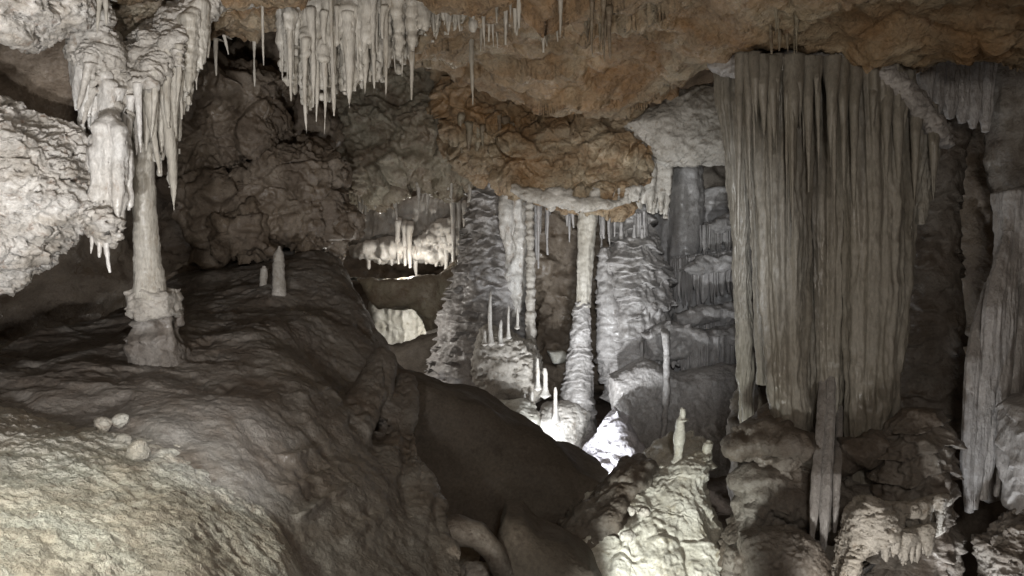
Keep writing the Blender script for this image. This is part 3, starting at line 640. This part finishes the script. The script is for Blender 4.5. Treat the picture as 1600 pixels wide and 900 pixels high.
V, Q = tube([(*P(829,290,12.3), 0.085), (*P(828,340,12.3), 0.065), (*P(829,420,12.3), 0.07), (*P(829,500,12.3), 0.085), (*P(830,560,12.3), 0.08), (*P(834,625,12.3), 0.13)], 260, 24, disp=dring(0.028, 17))
add_mesh("shaft", V, Q, M['pale'], root)
root = thing("column", P(895, 690, 12.0), "slim column widening down to a ringed foot on a white mound, third from the left", "column", "great columns in the pit")
V, Q = tube([(*P(918,285,12.0), 0.24), (*P(918,330,12), 0.15), (*P(916,380,12), 0.115), (*P(913,440,12), 0.10), (*P(911,480,12), 0.105)], 160, 40, disp=d_flow(0.02, 9, 0.0, 4, 0.012))
add_mesh("shaft", V, Q, M['stal'], root)
V, Q = tube([(*P(910,472,12), 0.11), (*P(909,490,12), 0.15), (*P(907,540,12), 0.17), (*P(905,580,12), 0.22), (*P(902,630,12), 0.27), (*P(897,670,12), 0.36), (*P(895,700,12), 0.5)], 260, 70, disp=d_scaly(0.05, 8.5, 0.03))
add_mesh("foot", V, Q, M['grey'], root)
mass("flowstone_mound", [ell(880, 668, 11.9, 44, 0.5, 48), ell(850, 660, 11.7, 20, 0.3, 26)], 'calcite', 0.022, d_pitted(0.035, 3.4, 0.05), "knobbly white mound at the foot of the ringed column", "flowstone", k=0.15)
root = thing("column", P(990, 590, 12.4), "massive grey column built of stacked crusted tiers, fourth from the left", "column", "great columns in the pit")
pth = [(*P(990,270,12.6), 0.18), (*P(990,360,12.6), 0.28), (*P(990,385,12.5), 0.42), (*P(992,430,12.5), 0.52), (*P(992,500,12.5), 0.54), (*P(990,560,12.5), 0.50), (*P(985,620,12.5), 0.46)]
V, Q = tube(pth, 380, 170, disp=d_tier(0.17, 3.0, 0.035))
add_mesh("shaft", V, Q, M['grey'], root)
V, Q = tube([(*P(944,388,12.2), 0.07), (*P(946,430,12.2), 0.13), (*P(952,470,12.2), 0.2), (*P(955,560,12.3), 0.24)], 120, 40, disp=d_scaly(0.05, 6, 0.03))
add_mesh("side_stub", V, Q, M['grey'], root)
for i in range(12):
    x = rng.uniform(968, 1012); t = rng.uniform(325, 360)
    a = P(x, t, 12.15+rng.uniform(-.1, .1)); b = P(x, 395, 12.2)
    V, Q = tube([(*a, 0.02), (*((a+b)/2), 0.035), (*b, 0.06)], 26, 10, disp=dring(0.008, 14)); add_mesh("spike", V, Q, M['grey'], root)
root = thing("column", P(1075, 480, 13.4), "plain pale column behind the crusted tiers, fifth from the left", "column", "great columns in the pit")
V, Q = tube([(*P(1072,260,13.6), 0.3), (*P(1072,330,13.6), 0.28), (*P(1070,400,13.6), 0.27), (*P(1070,500,13.6), 0.34)], 140, 50, disp=d_flow(0.03, 5, 0.01, 3, 0.015)); add_mesh("shaft", V, Q, M['grey'], root)
V, Q = tube([(*P(1125,300,13.9), 0.55), (*P(1120,370,13.9), 0.5), (*P(1120,420,13.9), 0.5), (*P(1125,520,13.9), 0.6)], 140, 60, disp=d_scaly(0.1, 2.4, 0.04)); add_mesh("crust", V, Q, M['grey'], root)
# flowstone tiers with drip fringes
def fringe(pts, hpx, Y, n, mat, parent, name="drip_fringe", depth=0.12, seed=0):
    """fluted hanging curtain along pts (px), with uneven lower edge"""
    r = np.random.RandomState(seed); A = np.array(pts, float); nu = n*12
    t = np.linspace(0, len(A)-1, nu); x = np.interp(t, np.arange(len(A)), A[:, 0]); ztop = np.interp(t, np.arange(len(A)), A[:, 1])
    ph = np.linspace(0, n, nu); ph = np.clip(ph + 0.55*np.sin(ph*0.9+seed) + 0.35*np.sin(ph*2.3+2*seed), 0, n); L = r.uniform(0.5, 1.0, n+1)**0.7; tooth = np.abs(np.sin(ph*math.pi))
    hh = hpx*(0.45 + 0.55*L[np.floor(ph).astype(int).clip(0, n)]*tooth**0.7)
    nv = 30; rows = []
    for side in (0, 1):
        vs = np.linspace(0, 1, nv)
        for v in (vs if side == 0 else vs[::-1]):
            yy = Y + (-1 if side == 0 else 1)*depth*(0.35+0.65*tooth)*(1 - 0.75*v**1.5) + 0.1*np.sin(t*2)
            rows.append(np.stack([(x-800)/F*Y, yy, (450-(ztop+hh*v))/F*Y], 1))
    V = np.stack(rows).reshape(-1, 3); nr = len(rows)
    i = np.arange(nr)[:, None]*nu; i2 = ((np.arange(nr)+1) % nr)[:, None]*nu; j = np.arange(nu-1)[None]
    Q = np.stack([i+j, i2+j, i2+j+1, i+j+1], 2).reshape(-1, 4)
    V[:, 0] += 0.012*noise(V*np.array([6, 6, 3.0])); V[:, 1] += 0.02*fbm(V, 5, 2)
    return add_mesh(name, V, Q, M[mat], parent)
tiers = [("uppermost crusted flowstone tier with pale vertical drips under the plain column", [(1050,425),(1090,400),(1140,395),(1185,400),(1185,425),(1140,425),(1090,430)], [(1045,405),(1090,400),(1180,385)], 85, 12.9),
         ("short drip-fringed flowstone tier tucked between the plain column and the drapery", [(1100,350),(1140,335),(1195,335),(1195,362),(1110,368)], [(1095,352),(1140,345),(1190,345)], 60, 13.0),
         ("jutting flowstone shelf crossing in front of the drip curtains", [(1050,490),(1100,478),(1190,470),(1190,505),(1100,505),(1055,515)], [(1060,505),(1120,500),(1190,495)], 45, 12.4),
         ("lowest long drip-fringed flowstone tier beside the crusted column", [(1000,520),(1040,498),(1100,515),(1160,505),(1190,530),(1120,545),(1060,560),(1010,560)], [(1000,535),(1040,520),(1090,530),(1140,520),(1180,520)], 85, 12.1)]
for i, (l, po, fr, h, y) in enumerate(tiers):
    root = thing("flowstone_tier", P(po[0][0]+50, po[0][1]+30, y), l, "flowstone", "flowstone tiers right of the columns")
    V, Q = body([out(po, y, 0.35, 0.15)], 0.028, 0.06, (0.05, 2.5), d_scaly(0.05, 6, 0.03)); add_mesh("shelf", V, Q, M['grey'], root)
    fringe(fr, h, y-0.2, 21, 'grey', root, depth=0.1, seed=i); fringe([(a+4, b-4) for a, b in fr], h*0.8, y, 16, 'grey', root, seed=i+9)
mass("flowstone_wall", [out([(1000,300),(1080,280),(1210,300),(1210,610),(1010,600),(1000,450)], 14.2, 0.5, 0.25)], 'grey', 0.045, d_flow(0.10, 3.5, 0.1, 2.2, 0.03), "grey fluted wall behind the drip-fringed flowstone tiers", "flowstone")
mass("rock_wall", [out([(955,590),(1010,560),(1060,585),(1140,570),(1200,580),(1200,760),(1080,740),(1000,760),(960,700)], 11.2, 0.35, 0.2, tz=0.2)], 'grey', 0.03, d_smooth(0.09, 1.2, 0.02), "smooth grey rock wall below the fringed flowstone tiers", "rock wall", sub=True)
mass("flowstone_mound", [out([(945,655),(965,640),(985,650),(1000,690),(1010,740),(960,770),(905,740),(912,705)], 10.4, 0.35, 0.25, tz=0.4)], 'lilac', 0.022, d_smooth(0.06, 2.0, 0.02), "brightly lit white lilac rock beside the dark slab's tip", "flowstone", sub=True)
stal((1040,520),(1033,700),10.7,5.2,"tall thin grey column standing before the smooth grey wall", None, "column", 'grey', 0.1, tipr=0.95, nr=110, rough=0.22, bend=0.5)
# rubble and small stalagmites at the foot of the first column
mass("rubble_heap", [ell(795, 575, 12.1, 48, 0.5, 55), ell(770, 560, 12.0, 25, 0.4, 45), ell(815, 600, 12, 30, 0.4, 40)], 'pale', 0.028, d_pitted(0.08, 2.8, 0.12), "rugged heap of crusted rubble under the broad scaly column", "rubble", k=0.12)
mass("flowstone_mound", [ell(808, 650, 11.3, 36, 0.4, 24), ell(835, 655, 11.2, 12, 0.2, 22)], 'yellow', 0.022, d_pitted(0.04, 3.5, 0.05), "glowing yellow white crust between the dark slab and the rubble heap", "flowstone")
sm = [(767,455,530,6,"dark pointed stalagmite on the rubble heap"), (795,477,520,4,"thin bright stalagmite needle on the rubble heap"), (808,478,505,4,"short bright needle right of the thin one on the rubble heap"), (783,500,530,6,"stubby stalagmite left on the rubble heap"),
      (757,515,530,5,"tiny white stalagmite at the left rim of the rubble heap"), (851,575,610,9,"glowing stub stalagmite beside the foot of the thin column"), (840,560,600,6,"grey stub stalagmite next to the glowing stub"), (820,615,655,6,"left twin stalagmite on the yellow crust"), (832,612,655,6,"right twin stalagmite on the yellow crust"), (868,605,650,7,"knobby stalagmite on the white mound")]
for x, t, b, r, l in sm: stal((x, b+8), (x, t), 11.4, r*0.62, l, "stalagmites at the columns' feet", "stalagmite", 'calcite', 0.6, up=True, tipr=0.5, nr=36)
mass("rock_shelf", [out([(850,545),(880,548),(890,560),(865,568)], 13.2, 0.15, 0.08)], 'yellow', 0.02, d_smooth(0.02), "small cream ledge glowing between the second and third columns", "rock")

# ================================================================== DARK SLABS AND LIT MOUND
mass("dark_slab", [out([(540,540),(630,582),(700,612),(780,648),(850,682),(915,722),(958,748),(938,772),(880,806),(862,835),(850,960),(540,960)], 8.4, 0.7, 0.16, tx=0.12, tz=0.35)], 'dark', 0.035, lambda V, N: 0.03*fbm(V, 0.7, 3) + 0.007*fbm(V, 6, 5, 0.6) + 0.03*np.clip(0.25-worley(V, 3.2)[0], 0, 1), "huge smooth dark slab slanting across the pit", "rock slab", sub=True)
mass("dark_slab", [out([(775,960),(778,830),(790,800),(818,796),(845,822),(880,842),(915,868),(940,905),(950,960)], 6.4, 0.45, 0.2, tz=0.3)], 'dark', 0.025, d_smooth(0.04, 1.2, 0.006), "smaller dark slab at the bottom in front of the huge one", "rock slab", sub=True)
V, Q = body([chain([(670,840,6.0,30), (710,828,6.0,24), (745,835,6.0,20), (772,862,6.0,17), (790,905,6.0,17), (800,960,6.0,18)])], 0.018, 0.05, (0.02, 3), d_smooth(0.02, 3, 0.008))
tag(add_mesh("rock_arch", V, Q, M['mound']), "curved brown rock rib arching down at the bottom edge", "rock rib")
mass("stone", [out([(690,890),(730,876),(762,885),(770,960),(690,960)], 6.3, 0.2, 0.1)], 'calcite', 0.018, d_pitted(0.03, 5, 0.04), "sunken white crusted rock under the curved rib", "stone")
mass("stone", [out([(808,800),(818,795),(828,806),(822,815),(810,812)], 6.9, 0.05, 0.04)], 'calcite', 0.008, None, "tiny white chip on the tip of the smaller dark slab", "stone", warp=(0.01, 9))
root = thing("flowstone_mound", P(1010, 900, 7.4), "brightly lit yellow green flowstone mound with a ridge rising to two stalagmites", "flowstone")
V, Q = body([out([(868,825),(900,795),(960,762),(1040,716),(1078,702),(1098,692),(1122,694),(1124,718),(1104,752),(1116,790),(1134,838),(1140,880),(1112,905),(1090,1000),(900,1000),(880,870)], 7.5, 0.6, 0.3, tx=0.1, tz=0.7)], 0.022, 0.1, (0.08, 1.6), lambda V, N: 0.06*fbm(V, 1.6, 4) + 0.04*ridged(V*np.array([1.3, 0.8, 0.6]), 1.9, 4, 0.5) + d_boulder(0.03, 2.5, 0.045, 2.0)(V, N) - 0.10, subdiv=True)
add_mesh("mound_body", V, Q, M['yellow'], root)
V, Q = body([out([(866,822),(955,758),(1010,736),(1000,760),(975,790),(960,815),(930,840),(895,858)], 7.3, 0.42, 0.3, tz=0.7)], 0.022, 0.1, (0.08, 2), d_boulder(0.05, 2.4, 0.04, 2.5))
add_mesh("brown_shadow_flank", V, Q, M['mound'], root)  # brown rock, its dark colour also standing in for shadow on this flank
GM = "stalagmites on the lit mound"
stal((1057,735),(1064,648),7.5,7.5,"tall ringed cream stalagmite standing on the lit mound", GM, "stalagmite", 'yellow', 0.15, up=True, tipr=0.85, rough=0.22, bend=0.04)
stal((1066,656),(1066,637),7.5,5,"small knob capping the tall ringed stalagmite", GM, "stalagmite", 'yellow', 0.2, up=True, tipr=0.8)
stal((1106,728),(1108,688),7.55,8.5,"short blunt stalagmite at the top of the mound's ridge", GM, "stalagmite", 'yellow', 0.1, up=True, tipr=0.9)
for px, py, rx, ry, l in [(985,797,6,7,"white upright pebble on the mound's dark flank"), (1003,799,10,6,"flat white pebble beside the upright one on the dark flank"), (980,838,9,6,"small white chip low on the mound's dark flank")]:
    V, Q = body([ell(px, py, 6.75, rx, 0.04, ry)], 0.009, 0.03, (0.025, 11), d_boulder(0.012, 8, 0.012, 11), pad=0.06); tag(add_mesh("stone", V, Q, M['calcite']), l, "stone", "pebbles on the lit mound")

# ================================================================== RIGHT: DRAPERIES
def pleat(path, Y, parent, mat='drape', nf=5, sy=0.8, seed=0, amp=0.10, name="pleat"):
    pp = [(*P(x, y, Y+dy), hw*Y/F) for x, y, hw, dy in path]
    r = np.random.RandomState(seed); ph = r.uniform(0, 6.28, 4)
    def fl(th, u):
        g = 1 + amp*np.sin(nf*th+ph[0]+1.2*np.sin(3*u))*(1-0.55*u) + 0.5*amp*np.sin((nf*2+3)*th+ph[1])*(1-0.8*u) + 0.3*amp*np.sin((nf*4+1)*th+ph[2]+u)*(1-u)
        return g
    def dd(V, N): return (0.004 + 0.013*ss(-0.6, 1.4, V[:, 2]))*ridged(V*np.array([1, 1, 0.10]) + 0.05*noise(V*1.3)[:, None], 9, 4, 0.6) + 0.03*fbm(V, 1.7, 3) + 0.007*fbm(V, 12, 3)
    sc_ = min(1.0, max(h for _, _, h, _ in path)*Y/F/0.17)
    V, Q = tube(pp, 220, 150, sy=sy, disp=lambda V, N: sc_*dd(V, N), flute=fl, seed=seed)
    return add_mesh(name, V, Q, M[mat], parent)
root = thing("stone_drapery", P(1290, 680, 7.0), "giant olive grey stone drapery of broad hanging pleats from ceiling to floor", "drapery")
pleat([(1150,95,30,0.2),(1152,180,24,0.2),(1156,300,16,0.2),(1160,420,10,0.2),(1164,560,9,0.2),(1168,680,9,.2)], 7.4, root, nf=6, seed=1)
pleat([(1178,95,24,0.1),(1180,200,17,0.1),(1184,330,11,0.1),(1188,480,7,0.1),(1192,600,5,0.1)], 7.1, root, nf=6, seed=12)
pleat([(1220,100,44,0),(1220,180,38,0),(1222,330,36,0),(1224,480,34,0),(1228,580,30,0),(1233,670,25,0),(1236,740,20,0)], 6.9, root, nf=7, seed=2, amp=0.12)
pleat([(1288,105,44,0),(1290,200,36,0),(1291,400,33,0),(1291,560,27,0),(1291,690,20,0),(1288,800,18,0)], 7.1, root, nf=7, seed=3, amp=0.13)
pleat([(1362,112,52,0),(1366,200,46,0),(1370,350,45,0),(1369,480,42,0),(1363,600,36,0),(1356,700,32,0),(1352,800,28,0)], 6.85, root, nf=9, seed=4, amp=0.11)
pleat([(1424,165,34,0),(1421,240,28,0),(1414,330,19,0),(1406,450,13,0),(1399,580,9,0)], 6.85, root, nf=5, seed=5)
pleat([(1452,190,24,0),(1448,240,18,0),(1442,300,10,0),(1438,350,4,0)], 6.8, root, nf=4, seed=6)
rr_ = np.random.RandomState(33)
ribs = [(1190,110,215,9),(1205,112,240,9),(1238,110,345,12),(1262,112,300,9),(1300,112,260,10),(1316,115,300,8),(1335,118,330,9),(1385,135,300,9),(1402,150,330,10),(1432,175,330,8),(1460,205,300,8),(1178,105,190,7),(1248,110,200,7),(1365,125,230,7)]
for k in range(24):
    x = rr_.uniform(1150, 1465); t = np.interp(x, [1150, 1360, 1470], [105, 115, 210]); ribs.append((x, t, t+rr_.uniform(50, 330 if x < 1400 else 120), rr_.uniform(3, 6.5)))
for i, (x, t, b, hw) in enumerate(ribs):
    y0 = 6.62 if hw > 6.6 else rr_.uniform(6.58, 6.68); dx = rr_.uniform(-5, 5)
    pp = [(*P(x, t-22, y0+0.1), hw*1.7*6.6/F), (*P(x+dx*0.3, t+(b-t)*0.22, y0-0.03), hw*0.9*6.6/F), (*P(x+dx*0.7, t+(b-t)*0.6, y0-0.03), hw*0.5*6.6/F), (*P(x+dx, b, y0+0.03), hw*0.08*6.6/F)]
    V, Q = tube(pp, 80, 16, disp=lambda V, N: 0.008*fbm(V*np.array([1, 1, .4]), 9, 3), seed=i); add_mesh("rib", V, Q, M['drape'], root)
mass("rock_ledge", [chain([(1125,100,7.3,9),(1180,97,7.05,11),(1250,97,6.85,14),(1330,100,6.75,17),(1390,124,6.65,20),(1440,168,6.62,19),(1480,222,6.7,14)])], 'grey', 0.025, d_pitted(0.04, 3, 0.04), "crusty grey ledge from which the giant drapery hangs", "rock ledge", sub=True)
root = thing("stone_drapery", P(1500, 200, 7.0), "short dim grey stone curtain right of the giant drapery", "drapery")
for i, (x, b, hw) in enumerate([(1448,165,12),(1466,178,13),(1484,185,14),(1502,192,13),(1520,200,14),(1540,206,14)]):
    pleat([(x,85,hw*1.3,0),(x,120,hw,0),(x,b-25,hw*0.7,0),(x,b,hw*0.25,0)], 7.2, root, 'grey', 3, seed=20+i)
root = thing("column", P(1450, 680, 7.8), "dark ridged brown column behind the giant drapery's right edge", "column")
V, Q = tube([(*P(1480,120,7.9), 0.35), (*P(1465,260,7.9), 0.24), (*P(1455,340,7.9), 0.26), (*P(1445,470,7.9), 0.33), (*P(1440,600,7.9), 0.42), (*P(1430,720,7.9), 0.5)], 240, 80, disp=d_scaly(0.07, 5.5, 0.02)); add_mesh("shaft", V, Q, M['mound'], root)
root = thing("column", P(1540, 790, 6.9), "grey fluted pillar of fused stalactites at the right edge", "column")
pleat([(1600,300,36,0),(1592,420,30,0),(1580,520,28,0),(1570,620,22,0),(1556,700,16,0),(1545,780,12,0)], 6.9, root, 'grey', 5, seed=31)
for i, pth in enumerate([[(1575,360,4,0.2),(1560,430,12,0.1),(1552,480,14,0),(1548,560,15,0),(1536,650,14,0),(1526,740,9,0),(1522,795,4,0)], [(1545,440,3,0.3),(1528,510,9,0.12),(1520,560,10,0),(1516,640,11,0),(1512,720,10,0),(1514,800,5,0)], [(1585,390,4,0.2),(1576,450,11,0.05),(1572,500,12,0),(1562,600,13,0),(1548,700,12,0),(1535,780,5,0)], [(1600,430,3,0.2),(1595,490,9,0.05),(1592,540,10,0),(1582,640,10,0),(1570,720,8,0),(1556,775,3,0)]]):
    pleat(pth, 6.6, root, 'grey', 3, seed=40+i)
mass("rock_outcrop", [out([(1480,100),(1660,90),(1660,760),(1500,760),(1490,500),(1480,300)], 8.6, 0.5, 0.3)], 'brown', 0.05, d_boulder(0.09, 1.6, 0.06, 1.6), "dim brown rock face behind the pillars at the right edge", "rock")
mass("column", [chain([(1580,90,7.3,40),(1585,200,7.3,32),(1590,330,7.3,28)])], 'mound', 0.03, d_flow(0.05, 6, 0.03, 4, 0.01), "dark hanging column above the grey fluted pillar", "column")

# ------------------------------------------------------------------ right bottom
def tiered(name, base, tiers, mat, label, lf=4.0, amp=0.08):
    root = thing(name, base, label, "flowstone")
    fl_ = d_flow(0.04, 8, 0.0, 4, 0.02); ti_ = d_tier(amp, lf, 0.04)
    V, Q = tube(tiers, 260, 130, disp=lambda V, N: ti_(V, N) + fl_(V, N) + 0.05*fbm(V, 2.5, 3)); add_mesh("trunk", V, Q, M[mat], root); return root
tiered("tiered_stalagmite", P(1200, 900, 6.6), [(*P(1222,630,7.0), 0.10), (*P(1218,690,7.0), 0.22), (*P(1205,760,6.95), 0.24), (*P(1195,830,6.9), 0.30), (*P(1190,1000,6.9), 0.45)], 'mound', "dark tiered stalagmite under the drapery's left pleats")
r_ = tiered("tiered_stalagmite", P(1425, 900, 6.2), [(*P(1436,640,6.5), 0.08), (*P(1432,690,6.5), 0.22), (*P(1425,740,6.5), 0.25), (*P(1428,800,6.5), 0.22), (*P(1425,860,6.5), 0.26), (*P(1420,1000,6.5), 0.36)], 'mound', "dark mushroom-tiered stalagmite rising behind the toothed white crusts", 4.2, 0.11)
for i, (x0, x1, ty, by, y) in enumerate([(1378,1472,795,838,6.05), (1372,1462,838,885,5.95)]):
    r = np.random.RandomState(70+i)
    V, Q = body(drips(18, (x0, x1), ([x0, (x0+x1)/2, x1], [ty, ty+6, ty-10]), ([x0, (x0+x1)/2, x1], [by, by+4, by-6]), y-0.06, y+0.1, 4, 7, 71+i, 0.5)
                + [chain([(x0-8, ty+4, y+0.12, 12), ((x0+x1)/2, ty+2, y-0.02, 13), (x1+4, ty-14, y+0.14, 10)])], 0.0085, 0.025, (0.015, 7), d_pitted(0.012, 7, 0.02))
    add_mesh("tooth_fringe", V, Q, M['pale'], r_)
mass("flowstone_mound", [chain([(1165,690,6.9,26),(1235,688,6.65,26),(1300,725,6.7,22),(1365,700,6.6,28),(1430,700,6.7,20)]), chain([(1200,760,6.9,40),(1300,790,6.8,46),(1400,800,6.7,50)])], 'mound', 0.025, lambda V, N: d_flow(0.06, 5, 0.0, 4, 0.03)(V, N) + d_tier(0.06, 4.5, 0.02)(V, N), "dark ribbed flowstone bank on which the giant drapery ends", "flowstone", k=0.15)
mass("flowstone_block", [out([(1322,805),(1350,780),(1385,795),(1390,830),(1370,850),(1345,870),(1330,930),(1296,930),(1303,860)], 6.0, 0.2, 0.12)], 'pale', 0.016, d_pitted(0.03, 4, 0.05), "broken white crusted block left of the toothed stalagmite", "flowstone", sub=True)
mass("flowstone_block", [out([(1530,845),(1552,838),(1575,815),(1600,822),(1640,790),(1660,960),(1548,960),(1536,900)], 6.1, 0.25, 0.15)], 'mound', 0.018, lambda V, N: d_pitted(0.05, 4, 0.06)(V, N) + d_scaly(0.04, 7, 0.02)(V, N), "pale crusted block in the bottom right corner", "flowstone", sub=True)
mass("flowstone_block", [out([(1590,640),(1640,620),(1640,820),(1585,800),(1580,720)], 6.2, 0.25, 0.15)], 'grey', 0.02, d_scaly(0.04, 6, 0.02), "knobbly grey block at the right edge beside the fluted pillar", "flowstone", sub=True)
mass("boulder", [out([(1150,830),(1200,820),(1265,830),(1285,900),(1270,990),(1150,990)], 6.2, 0.3, 0.2)], 'mound', 0.022, d_boulder(0.05, 2.4, 0.03, 3), "lumpy olive boulder at the bottom below the drapery", "boulder", sub=True)
root = thing("column", P(1285, 850, 6.5), "slim fused grey pillars left of the white crusted block", "column")
for i, pth in enumerate([[(1288,520,4,1.05),(1284,640,7,0.5),(1276,740,7.5,0.1),(1272,800,6.5,0),(1268,848,3,0)], [(1300,500,4,1.05),(1298,640,7,0.5),(1292,740,8,0.15),(1289,800,8,0.06),(1286,862,3.5,0.05)], [(1314,560,3,1.05),(1311,680,5,0.5),(1308,740,5.5,0.1),(1306,800,4,0),(1304,832,1.5,0)]]):
    pleat(pth, 6.3, root, 'grey', 4, seed=61+i, name="pillar")
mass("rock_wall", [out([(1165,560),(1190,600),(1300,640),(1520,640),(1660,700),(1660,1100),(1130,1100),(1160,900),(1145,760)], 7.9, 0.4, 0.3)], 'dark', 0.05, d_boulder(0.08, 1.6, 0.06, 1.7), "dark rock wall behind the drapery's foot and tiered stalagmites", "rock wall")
print("verts", sum(len(m.vertices) for m in bpy.data.meshes))
